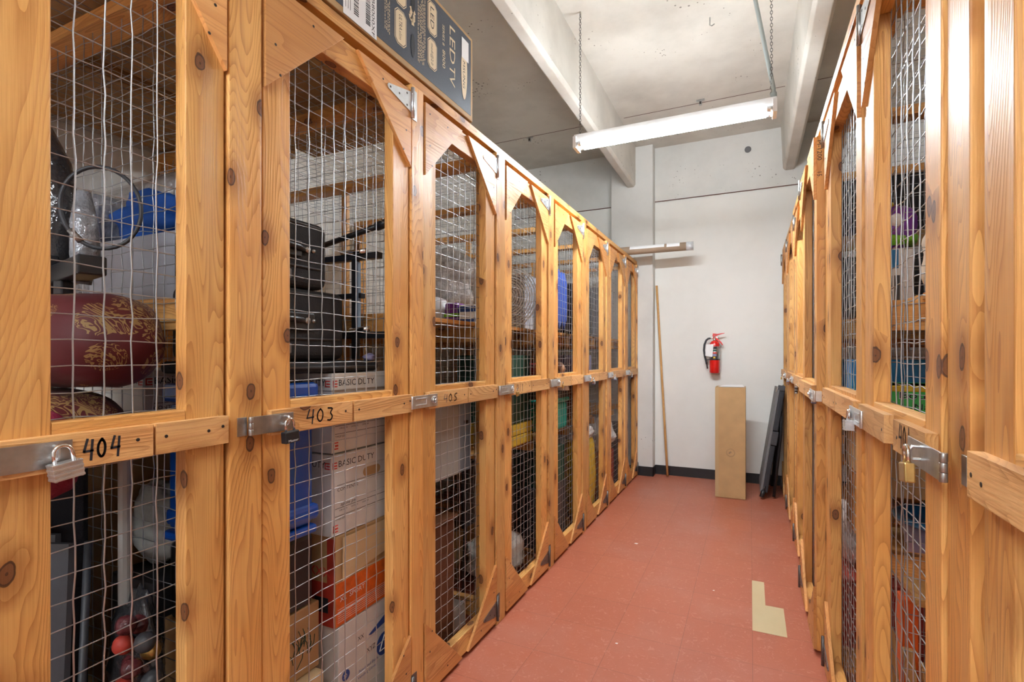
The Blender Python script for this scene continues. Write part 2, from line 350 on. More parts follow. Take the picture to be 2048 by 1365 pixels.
struct('baseboard_pier', MB('baseboard_black').box(-1.46, -.979, YF-.156, YF-.15, 0, .105).box(-.985, -.979, YF-.156, YF-.006, 0, .105))
for i, (xa, xb) in enumerate(((-2.78, -2.66), (-1.283, -1.178), (.31, .43), (1.70, 1.82))):          # tapering concrete ribs
    w = (.028, .0, .02, .028)[i]; mb = MB('concrete')
    mb.prism([(xa-w, YB, ZC+.02), (xb+w, YB, ZC+.02), (xb, YB, 3.30), (xb-.02, YB, 3.275), (xa+.02, YB, 3.275), (xa, YB, 3.30)], (0, YF-.0-YB, 0))
    struct('trim_%d' % (i+2), mb, bevel=.006)
mb = MB('tilegap')
for x0, x1 in ((XL, -1.32), (-1.14, .28), (.46, XR)): mb.box(x0, x1, 5.06, 5.066, ZC-.002, ZC+.01)
struct('trim_6', mb)                                                                               # joint in the slab
struct('trim_7', MB('tilegap').box(-.985, XR, YF-.014, YF-.01, 3.112, 3.12).box(XL, -1.46, YF-.014, YF-.01, 3.112, 3.12))
for x, y, ln in ((-2.165, 5.07, .06), (-.415, 5.0, .06)):
    mb = MB('steel').box(x-.035, x+.035, y-.012, y+.012, ZC-.012, ZC).box(x-.012, x+.012, y-.01, y+.01, ZC-.05, ZC); mb.mat('screw').box(x-.008, x+.008, y-.012, y-.008, ZC-.045, ZC-.02)
    o = mb.build('ceiling_clip', origin=(x, y, ZC-.05)); tag(o, 'small metal clip on the ceiling joint ' + ('above the left lockers' if x < -1 else 'above the lit lamp'), 'clip')
mb = MB('steel').tube([(-.254, 3.811, ZC), (-.254, 3.80, ZC-.06), (-.24, 3.79, ZC-.075), (-.225, 3.80, ZC-.06)], .004, 6)
tag(mb.build('ceiling_hook', origin=(-.254, 3.811, ZC-.07)), 'small bent hook in the concrete ceiling between the two beams', 'hook')
for x, z, l in ((-.02, 3.55, 'round grey plug in the far wall right of the lamp'), (-2.42, 3.5, 'round dark plug in the far wall above the left lockers')):
    tag(MB('tablegrey').lathe((x, YF-.012, z), [(.032, 0), (.032, .012), (.025, .016)], 16, (0, -1, 0)).build('wall_plug', origin=(x, YF, z)), l, 'plug')
mb = MB('tantile').prism([(.011, 3.386, .0005), (.076, 3.386, .0005), (.076, 3.078, .0005), (.163, 3.078, .0005), (.163, 2.772, .0005), (.011, 2.772, .0005)], (0, 0, .0012))
tag(mb.build('floor_tile', origin=(.011, 2.772, 0)), 'tan L-shaped replacement tile in the red floor', 'tile')
for k, (x, y, s) in enumerate(((-.757, 3.689, .028), (-.196, 3.145, .012), (-.576, 2.372, .014))):
    mb = MB('paper').prism([(x, y, .001), (x+s*.8, y-s*.2, .001), (x+s, y+s*.3, .003), (x+s*.3, y+s*.5, .001)], (0, 0, .0008))
    tag(mb.build('paper_scrap', origin=(x, y, 0)), ['torn white paper scrap on the red floor, largest of them', 'tiny pale scrap on the floor nearest the tan tile', 'small pale scrap on the floor by the left lockers'][k], 'scrap')
# ---------------------------------------------------------------- fluorescent fixtures
def fixture(x0, x1, y, z, label, chains, conduit, lamp='lamp'):
    t = thing('fluorescent_light', label, 'light', ((x0+x1)/2, y, z))
    mb = MB('fixture').prism([(x0, y-.043, z+.03), (x0, y-.033, z+.075), (x0, y+.033, z+.075), (x0, y+.043, z+.03)], (x1-x0, 0, 0)); mb.build('housing', t, bevel=.003)
    for s in (-1, 1):
        MB(lamp).mat(lamp, True).tube([(x0+.03, y+s*.036, z+.006), (x1-.03, y+s*.036, z+.006)], .017, 10).build('lamp_tube', t)
    for xx, d in ((x0, 1), (x1, -1)):
        mb = MB('fixture').box(xx, xx+d*.022, y-.055, y+.055, z-.022, z+.055)
        mb.mat('zinc', True)
        for s in (-1, 1): mb.tube([(xx+d*.02, y+s*.036, z+.006), (xx+d*.055, y+s*.036, z+.006)], .0175, 10)
        mb.build('end_cap', t)
    for cx in chains:
        mb = MB('darksteel').mat('darksteel', True); zz = z+.078; k = 0
        while zz < ZC-.02:
            pts = []
            for i in range(8):
                a = i*math.pi/4; u = .0065*math.cos(a); w = .0115*math.sin(a)
                pts.append((cx+(u if k % 2 else 0), y+(0 if k % 2 else u), zz+.0115+w))
            mb.tube(pts, .0019, 4, closed=True); zz += .0185; k += 1
        mb.mat('steel').tube([(cx, y, ZC-.03), (cx, y, ZC)], .006, 8); mb.mat('steel').tube([(cx, y-.0, z+.07), (cx, y, z+.085)], .003, 6)
        mb.build('chain', t)
    if conduit:
        mb = MB('conduitgrey').mat('conduitgrey', True).tube([(x1-.015, y, z+.07), (x1-.018, y, z+.14), (conduit, y+.1, ZC-.12), (conduit-.005, y+.1, ZC)], .0125, 10)
        mb.tube([(x1-.015, y, z+.07), (x1-.017, y, z+.11)], .018, 10); mb.build('conduit', t)
    return t
fixture(-1.096, .143, 3.37, 2.80, 'lit fluorescent strip light hanging on two chains over the aisle', (-1.06, .115), .02)
fixture(-1.10, .13, -.75, 2.80, 'lit fluorescent strip light hanging just behind the viewer', (-1.06, .1), -.02, 'lamp_dim')
fixture(-1.10, .13, -2.7, 2.80, 'unseen fluorescent strip light added for fill at the back of the aisle', (-1.06, .1), -.02, 'lamp_dim')  # unseen extra fixture, added as fill light
# ---------------------------------------------------------------- lockers
def wires(mb, P, u0, u1, v0, v1, sp=.0508, rv=.0016, rh=.0012, n=5, jit=.0016, du=0, dv=0, rnd=None):
    """P(u, v, w) -> world; vertical wires woven in front of horizontal ones"""
    rnd = rnd or random; us = []; u = u0+du
    while u < u1: us.append(u + rnd.uniform(-1, 1)*jit*.5); u += sp
    vs_ = []; v = v0+dv
    while v < v1: vs_.append(v + rnd.uniform(-1, 1)*jit*.5); v += sp
    for i, u in enumerate(us):
        pts = [P(u, v0, .0015)]
        for j, v in enumerate(vs_):
            o = .0011 if (i+j) % 2 else -.0004
            pts.append(P(u + rnd.uniform(-1, 1)*jit, v, .0015+o))
        pts.append(P(u, v1, .0015)); mb.tube(pts, rv, n, cap=False)
    for j, v in enumerate(vs_):
        pts = [P(u0, v, -.001)]
        for i, u in enumerate(us):
            o = -.0008 if (i+j) % 2 else .0006
            pts.append(P(u, v + rnd.uniform(-1, 1)*jit, -.001+o))
        pts.append(P(u1, v, -.001)); mb.tube(pts, rh, n, cap=False)
    return mb
LX, RX = -1.16, .30
DEPTH = {-1: 1.58, 1: 1.42}
class Row:
    def __init__(s, sg): s.s = sg; s.x0 = LX if sg < 0 else RX
    def X(s, d): return s.x0 + s.s*d
    def box(s, mb, d0, d1, y0, y1, z0, z1): return mb.box(s.X(d0), s.X(d1), y0, y1, z0, z1)
TOPZ = 2.355; G = .285
def screws(mb, row, pts, d):
    mb.mat('screw')
    for y, z in pts: mb.lathe((row.X(d), y, z), [(.0042, 0), (.0036, .0008)], 8, (-row.s, 0, 0))
part_mesh = {}
def locker(row, y0, y1, post0, post1, label, number=None, numpos=None, split=None, ajar=0, hasp='cast', lock=None, shelf=(1.51,), half=None, dj=0, frontpost=None, group=None, numink='ink', stileface=0):
    """y0/y1 = near/far edge of the door, post0/post1 = far post"""
    s = row.s; X = row.X; dep = DEPTH[s]
    t = thing('storage_locker', label, 'locker', (row.x0, (y0+y1)/2, 0), group)
    g = .006
    # posts
    mb = MB('woodZ'); row.box(mb, -.008 if s < 0 else .006, .03, post0, post1, 0, 2.384); mb.build('post', t, bevel=.003)
    mb = MB('woodZ'); row.box(mb, .03, (.118 if y1 < 2.9 else .055) if s < 0 else .045, post0+.012, post1-.012 if post1-post0 > .06 else post1, 0, 2.34); mb.build('rear_post', t, bevel=.002)
    if frontpost:
        mb = MB('woodZ'); row.box(mb, -.008 if s < 0 else .012, .03, frontpost[0], frontpost[1], 0, 2.384); mb.build('post', t, bevel=.003)
    mb = MB('woodY'); row.box(mb, .046, .084, y0-.004, post0-.001, 2.30, 2.384); mb.build('header', t, bevel=.002)
    # partition on the far side
    yc = (post0+post1)/2
    mb = MB('woodX'); zz = [.02, 2.345]
    q0 = .12 if s < 0 else .047; row.box(mb, q0, dep, yc-.019, yc+.019, .0, .09); row.box(mb, q0, dep, yc-.019, yc+.019, 1.43, 1.515)
    hw = min(.044, (post1-post0)/2); row.box(mb, .03, dep, yc-hw, yc+hw, 2.342, 2.38)
    if s < 0 or True: (s > 0 or y1 > 2.9) and row.box(mb, q0, dep, yc-.019, yc+.019, .74, .80)
    mb.mat('woodZ'); row.box(mb, dep-.04, dep-.002, yc-hw, yc+hw, .09, 2.342)
    row.box(mb, .98, 1.018, yc-hw, yc-.0195, .09, 2.342)
    pt = mb.build('partition', t, origin=(X(0), yc, 0))
    key = ('p', s)
    if key not in part_mesh:
        w = MB('wire'); w.smooth = True
        wires(w, lambda u, v, k: (X(u), yc-.022+k, v), .09, dep-.01, .03, 2.34, n=4, jit=.0035, rv=.0015)
        o = w.build('wire_mesh', pt); part_mesh[key] = o
    else:
        src = part_mesh[key]; o = src.copy(); S.collection.objects.link(o); o.parent = pt; o.location = (0, 0, 0)
    # top mesh
    w = MB('wire'); w.smooth = True
    wires(w, lambda u, v, k: (X(u), v, 2.3795+k), .04, dep-.01, y0-.004, post0-.0, n=3, sp=.1016 if y1 > 3 else .0508, jit=.002); w.build('top_mesh', t)
    # shelves
    for z in shelf:
        d0 = half if half else .13
        mb = MB('woodY')
        for k in range(3):
            a = d0 + (dep-.05-d0)*k/3; row.box(mb, a, a+(dep-.05-d0)/3-.006, y0-.002, yc-.026, z+.002, z+.021)
        mb.build('shelf', t, bevel=.001)
    # ---- door leaf
    dd = dj
    hy = y1
    mb = MB('woodZ')
    row.box(mb, dd, dd+.038, y0, y0+.089, .02, TOPZ); row.box(mb, dd, dd+.038, y1-.093, y1, .02, TOPZ)
    mb.mat('woodY'); a, b = y0+.0895, y1-.0935
    row.box(mb, dd, dd+.038, a, b, .02, .108); row.box(mb, dd, dd+.038, a, b, 1.150, 1.236); row.box(mb, dd, dd+.038, a, b, 2.268, TOPZ)
    door = mb.build('door', t, origin=(X(dd), hy, 0), bevel=.0025)
    # wire mesh behind the leaf
    w = MB('wire'); w.smooth = True; rnd = random.Random(int(y0*100))
    n = 6 if y0 < 2 else (5 if y0 < 3 else 4)
    wires(w, lambda u, v, k: (X(dd+.0445) - s*k, u, v), y0+.03, y1-.03, .05, TOPZ-.03, n=n, jit=.0022 if s < 0 else .0035, du=.012, dv=.018, rnd=rnd, rv=.0017, rh=.0013)
    w.build('wire_mesh', door)
    # plywood gussets
    wdt = min(G, (y1-y0)*.46)
    narrow = y1-y0 < .5
    gz = TOPZ-.004
    def gusset(ya, yb, zc, up):
        mb = MB('ply'); h = G if not narrow else .30
        zt = zc; zo = zc-h if up else zc+h
        mb.prism([(X(dd), ya, zt), (X(dd), yb, zt), (X(dd), ya, zo)], (-s*.0125, 0, 0))
        sgn = 1 if yb > ya else -1; q = -1 if up else 1
        screws(mb, row, [(ya+sgn*.03, zt+q*.035), (ya+sgn*.03, zt+q*.16), (ya+sgn*.16, zt+q*.035), (ya+sgn*.045, zt+q*.235)], dd-.0125)
        mb.build('gusset', door, bevel=.001)
    gusset(y0+.001, y0+wdt, gz, True); gusset(y1-.001, y1-wdt, gz, True)
    gusset(y0+.001, y0+wdt, .024, False); gusset(y1-.001, y1-wdt, .024, False)
    # number boards
    sp = split or y0+(y1-y0)*.52; sa, sb = sp if isinstance(sp, tuple) else (sp-.003, sp+.003+(.004 if number == '403' else 0)); bz = 0 if s < 0 else .008
    for k, (a, b) in enumerate(((y0+.012, sa), (sb, y1-.002))):
        mb = MB('trimwood'); row.box(mb, dd-.0195, dd, a, b, 1.148+bz, 1.214+bz)
        sc = [(a+.04, 1.183), (b-.03, 1.186)] if b-a > .2 else [(b-.02, 1.18)]
        if k: sc = [(a+.02, 1.185), (b-.05, 1.184), (b-.015, 1.19)]
        screws(mb, row, sc, dd-.0195); mb.build('crossbar', door, bevel=.0015)
    if number:
        mb = MB(numink); a, z, h, nw = numpos
        handwrite(mb, number, (X(dd-.0201), a, z), (0, -s, 0), (0, 0, 1), h, w=.0045, width=nw)
        lab(mb.build('number_marking', door), 'handwritten %s in dark marker' % number)
    # hinges
    for z0, z1, mt in ((2.25, 2.362, 'zinc' if s < 0 else 'steel'), (.03, .155, 'darksteel')):
        mb = MB(mt); zc = (z0+z1)/2 ; e = -.0135
        mb.prism([(X(dd+e), y1-.006, zc-.038), (X(dd+e), y1-.006, zc+.038), (X(dd+e), y1-.135, zc+.009), (X(dd+e), y1-.142, zc), (X(dd+e), y1-.135, zc-.009)], (-s*.0022, 0, 0))
        row.box(mb, (-.0105 if s < 0 else .0035), (-.0082 if s < 0 else .0058), y1+.006, min(y1+.038, post1-.003), z0, z1)
        mb.smooth = True; mb.tube([(X(dd-.017), y1+.003, z0), (X(dd-.017), y1+.003, z1)], .0072, 12)
        for zq in (z0+(z1-z0)*.22, z0+(z1-z0)*.78): mb.tube([(X(dd-.017), y1+.003, zq), (X(dd-.017), y1+.003, zq+.0015)], .0078, 12)
        mb.smooth = False
        screws(mb, row, [(y1-.03, zc+.022), (y1-.03, zc-.022), (y1-.075, zc), (y1-.125, zc)], dd+e-.0022)
        mb.build('hinge', door)
    # hasp
    if hasp == 'strap':
        L_ = (.145 if y0 < .5 else .129) if s < 0 else .19; ys = (y0-.034 if y0 < .5 else y0-.049) if s < 0 else y0-.085
        mb = MB('steel'); row.box(mb, dd-.0235, dd-.0212, ys, ys+L_, 1.157, 1.204)
        mb.mat('steel', True)
        for k in range(3): mb.tube([(X(dd-.020), ys, 1.157+k*.0158), (X(dd-.020), ys, 1.1722+k*.0158)], .006, 12)
        mb.smooth = False; row.box(mb, dd-.0105 if s < 0 else dd+.001, dd-.008 if s < 0 else dd+.005, ys-.03 if s < 0 else ys-.025, ys-.004, 1.157, 1.204)
        st = ys+L_-(.028 if s < 0 else .085); mb.mat('zinc', True)
        mb.tube([(X(dd-.022), st, 1.196), (X(dd-.036), st, 1.196), (X(dd-.040), st, 1.189), (X(dd-.040), st, 1.18), (X(dd-.036), st, 1.173), (X(dd-.022), st, 1.173)], .0032, 8)
        mb.build('hasp', door, bevel=.0005)
    elif hasp == 'cast':
        a = y0-(.098 if s < 0 else .13); b = y0+(.067 if s < 0 else .05); mb = MB('zinc')
        row.box(mb, dd-.024, dd-.020, a, b, 1.158, 1.206); row.box(mb, dd-.022, -.008 if s < 0 else dd+.006, a, a+.03, 1.160, 1.204)
        row.box(mb, dd-.0262, dd-.024, a+.02, a+.09, 1.168, 1.172); row.box(mb, dd-.0262, dd-.024, a+.02, a+.09, 1.192, 1.196); row.box(mb, dd-.0262, dd-.024, a+.087, a+.091, 1.168, 1.196)
        mb.box(X(dd-.02), X(dd-.004), b-.004, b, 1.17, 1.196)
        mb.smooth = True; mb.tube([(X(dd-.022), a, 1.158), (X(dd-.022), a, 1.206)], .005, 10)
        c = b-.024
        pts = [(X(dd-.027), c+.012*math.cos(k*math.pi/6), 1.183+.012*math.sin(k*math.pi/6)) for k in range(12)]
        mb.tube(pts, .003, 6, closed=True); mb.tube([(X(dd-.02), c, 1.183), (X(dd-.034), c, 1.183)], .006, 10)
        mb.build('hasp', door, bevel=.0005)
    if lock: padlock(row, *lock)
    if ajar: door.rotation_euler = (0, 0, math.radians(ajar))
    return t
def padlock(row, y, zt, kind, label, tilt=0, dfront=-.045, yaw=0, sc=1.0, d=None):
    """zt = height of the shackle's top"""
    X = row.X; s = row.s; w, h, th, hs = {'lam': (.046, .030, .024, .030), 'black': (.045, .031, .02, .033), 'brass': (.040, .034, .016, .030), 'small': (.024, .024, .012, .018), 'grey': (.034, .030, .018, .024), 'combo': (.016, .045, .016, .014)}[kind]
    body = {'lam': 'zinc', 'black': 'blackplastic', 'brass': 'brass', 'small': 'brass', 'grey': 'steel', 'combo': 'darksteel'}[kind]
    x = X(dfront); t = thing('padlock', label, 'padlock', (x, y, zt-hs-h))
    R = Matrix.Rotation(math.radians(yaw), 3, 'Z') @ Matrix.Rotation(math.radians(tilt), 3, 'X')
    o = V((x, y, zt))
    def T(a, b, c): return o + R @ V((a, b, c))
    mb = MB(body)
    if kind == 'lam':
        for k in range(7): zc = -hs-h*(k+.5)/7; mb.obox(T(0, 0, zc), (th-(k % 2)*.0012, w-(k % 2)*.0012, h/7*.97), R)
        for a in (-1, 1):
            for b in (-1, 1): mb.mat('steel').tube([T(a*th*.36, b*w*.42, -hs-h-.0012), T(a*th*.36, b*w*.42, -hs+.0012)], .0025, 8)
    elif kind == 'combo':
        for k in range(5): mb.mat('screw' if k % 2 else 'steel', True).lathe(T(0, 0, -hs-h*(k+1)/5), [(.0075, 0), (.0092, .001), (.0092, h/5-.002), (.0075, h/5-.0005)], 14)
    else: mb.obox(T(0, 0, -hs-h/2), (th, w, h), R)
    if kind == 'grey': mb.mat('blueink').obox(T(0, 0, -hs-h+.004), (th+.001, w+.001, .006), R)
    b = mb.build('lock_body', t, bevel=.0025 if kind not in ('lam', 'combo') else .0005)
    tm = MB('whiteink' if kind == 'black' else 'ink'); sz = {'black': .009, 'lam': 0, 'grey': .006}.get(kind, 0)
    if sz: text(tm, 'Master', T(-s*(th/2+.0007), (w*.36)*(-1 if s < 0 else 1), -hs-h+.0035 if kind == 'black' else -hs-h+.0015), R @ V((0, -s, 0)), R @ V((0, 0, 1)), sz, 'whiteink', width=w*.72); tm.build('lettering', b)
    mb = MB('chrome'); mb.mat('chrome', True); r = w*.30 if kind != 'combo' else .006; pts = [T(0, -r, -hs-.004), T(0, -r, -r)]
    for k in range(1, 8): a = math.pi - k*math.pi/8; pts.append(T(0, r*math.cos(a), -r + r*math.sin(a)))
    pts += [T(0, r, -r), T(0, r, -hs-.004)]; mb.tube(pts, .0036 if kind not in ('small', 'combo') else .0022, 8); mb.build('shackle', t)
    return t
LR, RR = Row(-1), Row(1)
LL = [ # y0,y1,post0,post1,label,kw
 (.395, .822, .830, .921, 'left-hand wood and wire locker marked 404, nearest the viewer', dict(number='404', numpos=(.523, 1.160, .040, .063), split=.652, hasp='strap', frontpost=(.28, .385), half=None, shelf=(), lock=(.480, 1.198, 'lam', 'laminated steel padlock on the locker marked 404', 8))),
 (.929, 1.560, 1.568, 1.645, 'left-hand locker marked 403 holding suitcases and file boxes', dict(number='403', numpos=(1.055, 1.163, .042, .107), split=1.245, hasp='strap', half=.46, lock=(.976, 1.190, 'black', 'black padlock with white lettering on the locker marked 403', 4))),
 (1.652, 2.268, 2.277, 2.373, 'left-hand locker with faint number, holding a grey cabinet', dict(number='405', numpos=(1.768, 1.165, .034, .11), numink='pencil')),
 (2.383, 2.993, 3.003, 3.100, 'left-hand locker marked 411 with a wicker tray inside', dict(number='411', numpos=(2.489, 1.163, .040, .093), shelf=(1.51, .80), lock=(2.445, 1.185, 'small', 'small brass padlock on the locker marked 411', 6))),
 (3.110, 3.712, 3.722, 3.820, 'left-hand locker with blue cloth and a doll inside', dict(shelf=(1.51, .80), lock=(3.17, 1.185, 'small', 'small padlock on the left locker holding the doll', 6))),
 (3.830, 4.430, 4.440, 4.535, 'left-hand locker holding a tall yellow bag', dict(shelf=(1.51, .80), lock=(3.89, 1.185, 'grey', 'grey padlock on the left locker holding the yellow bag', 12))),
 (4.545, 5.152, 5.162, 5.250, 'left-hand locker second from the far wall', dict(shelf=(1.51,), lock=(4.605, 1.185, 'grey', 'grey padlock on the left locker second from the far wall', -10))),
 (5.258, 5.770, 5.778, 5.815, 'left-hand locker nearest the far wall', dict(shelf=(1.51,), lock=(5.318, 1.185, 'grey', 'grey padlock on the left locker nearest the far wall', 5))),
]
for a in LL: locker(LR, *a[:5], **a[5])
RL = [
 (.33, .947, 1.005, 1.104, 'right-hand wood and wire locker nearest the viewer, cut by the frame', dict(hasp=None, dj=.004, shelf=(1.51,))),
 (1.112, 1.735, 1.742, 1.796, 'right-hand locker marked 401 with a brass padlock', dict(number='401', numpos=(1.298, 1.170, .048, .085), hasp='strap', split=(1.345, 1.43), dj=0.0, lock=(1.118, 1.199, 'brass', 'brass padlock on the locker marked 401', -8, -.048), shelf=(1.51,))),
 (1.803, 2.530, 2.540, 2.660, 'right-hand locker just beyond the one marked 401, with a laminated padlock', dict(lock=(1.80, 1.196, 'lam', 'laminated padlock on the right locker beside the one marked 401', -4, -.034), shelf=(1.51, .64))),
 (2.670, 3.330, 3.338, 3.455, 'right-hand locker with stencilled M-1200 on its door edge', dict(lock=(2.69, 1.193, 'grey', 'grey padlock on the locker with the stencilled edge', 0, -.036), shelf=(1.51,), dj=-.026)),
 (3.465, 4.140, 4.150, 4.262, 'right-hand locker with a black combination lock', dict(lock=(3.53, 1.185, 'combo', 'black combination lock on a right-hand locker', 0), shelf=(1.51,))),
 (4.272, 4.970, 4.980, 5.070, 'right-hand locker second from the far end', dict(lock=(4.33, 1.185, 'grey', 'grey padlock on the second right locker from the far end', -50), shelf=(1.51,))),
 (5.080, 5.700, 5.710, 5.80, 'right-hand locker at the far end by the folding table', dict(lock=(5.14, 1.185, 'small', 'small padlock on the far end right locker', 0), shelf=(1.51,))),
]
rl = [locker(RR, *a[:5], **a[5]) for a in RL]
# stencilled lettering on the near edge of a right-hand door stile
dr = [c for c in rl[3].children if c.name.startswith('door')][0]
mb = MB('ink'); text(mb, 'M-1200', (.2765, 2.6692, 2.335), (0, 0, -1), (1, 0, 0), .026, width=.09); text(mb, '15.', (.2765, 2.6692, 2.195), (0, 0, -1), (1, 0, 0), .026)
mb.build('stencil_lettering', dr)
# top rails
mb = MB('woodY'); mb.box(LX-.075, LX-.001+.0, -.5, 5.82, 2.386, 2.424); mb.box(LX-.07, LX-.012, -.5, 5.815, 2.424, 2.430)
tag(mb.build('top_rail', origin=(LX, 2, 2.386), bevel=.002), 'long pine rail running along the top of the left lockers', 'rail')
mb = MB('woodY'); mb.box(RX-.012, RX+.075, -.5, 4.30, 2.386, 2.426)
tag(mb.build('top_rail', origin=(RX, 2, 2.386), bevel=.002), 'long pine rail running along the top of the right lockers', 'rail')
mb = MB('woodY'); mb.box(RX-.004, RX+.075, 4.302, 5.80, 2.386, 2.424)
tag(mb.build('top_rail', origin=(RX, 5, 2.386), bevel=.002), 'short rail over the last right lockers by the far wall', 'rail')
exec_items = True
# ---------------------------------------------------------------- television box on top
def tvbox():
    x1 = -1.155; y0, y1 = .16, 2.037; z0, z1 = 2.431, 2.812
    t = thing('television_box', 'large dark printed television carton lying on the left lockers', 'box', (x1, 1.2, z0))
    mb = MB('kraft').box(x1-.98, x1, y0, y1, z0, z1); mb.build('carton', t, bevel=.004)
    x = x1+.0008
    mb = MB('navyprint').box(x1, x, y0+.01, y1-.018, z0+.022, z1-.016); pr = mb.build('printed_face', t)
    x += .0004; D = (0, 0, -1); U = (0, 1, 0)
    # white barcode label
    mb = MB('paper').box(x, x+.0006, 1.215, 1.372, z0+.004, 2.66); mb.mat('ink'); k = 0; rnd = random.Random(3)
    for yy, z in ((1.318, 2.65), (1.262, 2.65)):
        zz = z
        while zz > 2.46:
            w = rnd.choice((.0016, .0026, .004)); mb.box(x+.0006, x+.0009, yy, yy+.022, zz-w, zz); zz -= w+rnd.choice((.0016, .003))
    text(mb, 'UN55B8000XF', (x+.0009, 1.347, 2.655), D, U, .021, width=.215)
    for k in range(3): mb.box(x+.0006, x+.0009, 1.225+k*.010, 1.2265+k*.010, 2.46, 2.64)
    lab(mb.build('barcode_label', t), 'white barcode label')
    def plate(ya, yb, za, zb, s_, sz, w, dy):
        mb = MB('kraftink'); c = .016; xx = x+.0002
        def rr(a, b, p, q, c): return [(xx, a+c, p), (xx, b-c, p), (xx, b, p+c), (xx, b, q-c), (xx, b-c, q), (xx, a+c, q), (xx, a, q-c), (xx, a, p+c)]
        mb.prism(rr(ya-.006, yb+.006, zb-.006, za+.006, c), (.0002, 0, 0)); xx += .0003; mb.mat('navyprint').prism(rr(ya-.003, yb+.003, zb-.003, za+.003, c*.9), (.0002, 0, 0)); xx += .0003
        mb.mat('kraftink').prism(rr(ya, yb, zb, za, c*.8), (.0002, 0, 0)); text(mb, s_[0], (xx+.0003, ya+dy, za-.012), D, U, sz, 'ink', width=w)
        if len(s_) > 1: text(mb, s_[1], (xx+.0003, ya+dy, za-.012-w-.004), D, U, sz, 'pencil', width=w*.55)
        mb.build('printed_badge', pr)
    plate(1.475, 1.532, 2.614, 2.496, ('ULTRA', 'slim'), .026, .056, .018)
    plate(1.475, 1.532, 2.758, 2.640, ('1080',), .024, .08, .018)
    plate(1.680, 1.735, 2.770, 2.650, ('LED',), .036, .085, .014)
    plate(1.680, 1.735, 2.622, 2.512, ('medi@2.0',), .022, .085, .018)
    mb = MB('kraftink'); text(mb, 'LED', (x+.0003, 1.838, 2.770), D, U, .062, width=.155); text(mb, 'TV', (x+.0003, 1.838, 2.600), D, U, .062, width=.085)
    text(mb, 'SERIES 8', (x+.0003, 1.782, 2.735), D, U, .022, width=.085); text(mb, '8000', (x+.0003, 1.782, 2.632), D, U, .030, width=.075); mb.build('printed_title', pr)
    mb = MB('kraftink'); rnd = random.Random(5)
    for yy in [1.415+i*.008 for i in range(4)]+[1.61+i*.0075 for i in range(7)]:
        zz = 2.78
        while zz > 2.50:
            w = rnd.uniform(.004, .014); mb.box(x+.0002, x+.0004, yy, yy+.0028, zz-w, zz); zz -= w+.004
            if rnd.random() < .06: zz -= .03
    mb.build('small_print', pr)
    mb = MB('kraftink'); c = V((x+.0003, 1.575, 2.642))
    for k in range(9): a = k*2*math.pi/9; r = .020+.008*(k % 2); p = c+V((0, r*math.cos(a)*.5, r*math.sin(a))); mb.obox(p, (.0004, .014, .016), Matrix.Rotation(a, 3, 'X'))
    mb.build('printed_emblem', pr)
    for za, zb in ((2.572, 2.490), (2.74, 2.66)):
        mb = MB('ink'); pts = []
        for k in range(14):
            a = 2*math.pi*k/14; pts.append((x+.0004, 1.578+.013*math.cos(a), (za+zb)/2+(za-zb)/2*math.sin(a)*(1-.12*math.cos(2*a))))
        mb.prism(pts, (.0004, 0, 0)); mb.build('hand_hole', pr)
    mb = MB('kraftink'); mb.prism([(x+.0004, 1.958+.026*math.cos(k*math.pi/12), 2.625+.125*math.sin(k*math.pi/12)) for k in range(24)], (.0003, 0, 0))
    text(mb, 'MSUNG', (x+.0009, 1.946, 2.672), D, U, .028, 'ink', width=.12); mb.build('printed_logo', pr)
    mb = MB('paper').box(x+.001, x+.0014, 1.935, 1.995, 2.680, 2.770); mb.build('sticker', pr)
tvbox()
# cardboard tube on top of the far end
t = thing('mailing_tube', 'brown cardboard mailing tube lying across the left lockers at the far end', 'tube', (-1.1, 5.5, 2.431))
a, b = V((-1.75, 5.42, 2.474)), V((-.575, 5.5, 2.484)); u = (b-a).normalized()
MB('tubepaper').mat('tubepaper', True).tube([a, b], .043, 24).build('tube_body', t)
MB('glossplastic').mat('glossplastic', True).tube([b-u*.02, b+u*.05], .0445, 24).build('end_cap', t)
mb = MB('paper')
R = Matrix.Rotation(math.atan2(u.y, u.x), 3, 'Z')
mb.mat('paper', True)
for q0, q1, a0, a1 in ((.50, .80, 1.1, 2.2), (.82, .93, 1.0, 2.4)):
    P0 = a+(b-a)*q0; P1 = a+(b-a)*q1; vs2 = []
    for k in range(7):
        an = a0+(a1-a0)*k/6; off = V((0, -math.cos(an-1.0)*.0437, math.sin(an-1.0)*.0437)); vs2 += [P0+R@off, P1+R@off]
    mb.add(vs2, [(2*k, 2*k+1, 2*k+3, 2*k+2) for k in range(6)])
lab(mb.build('paper_label', t), 'white shipping labels')
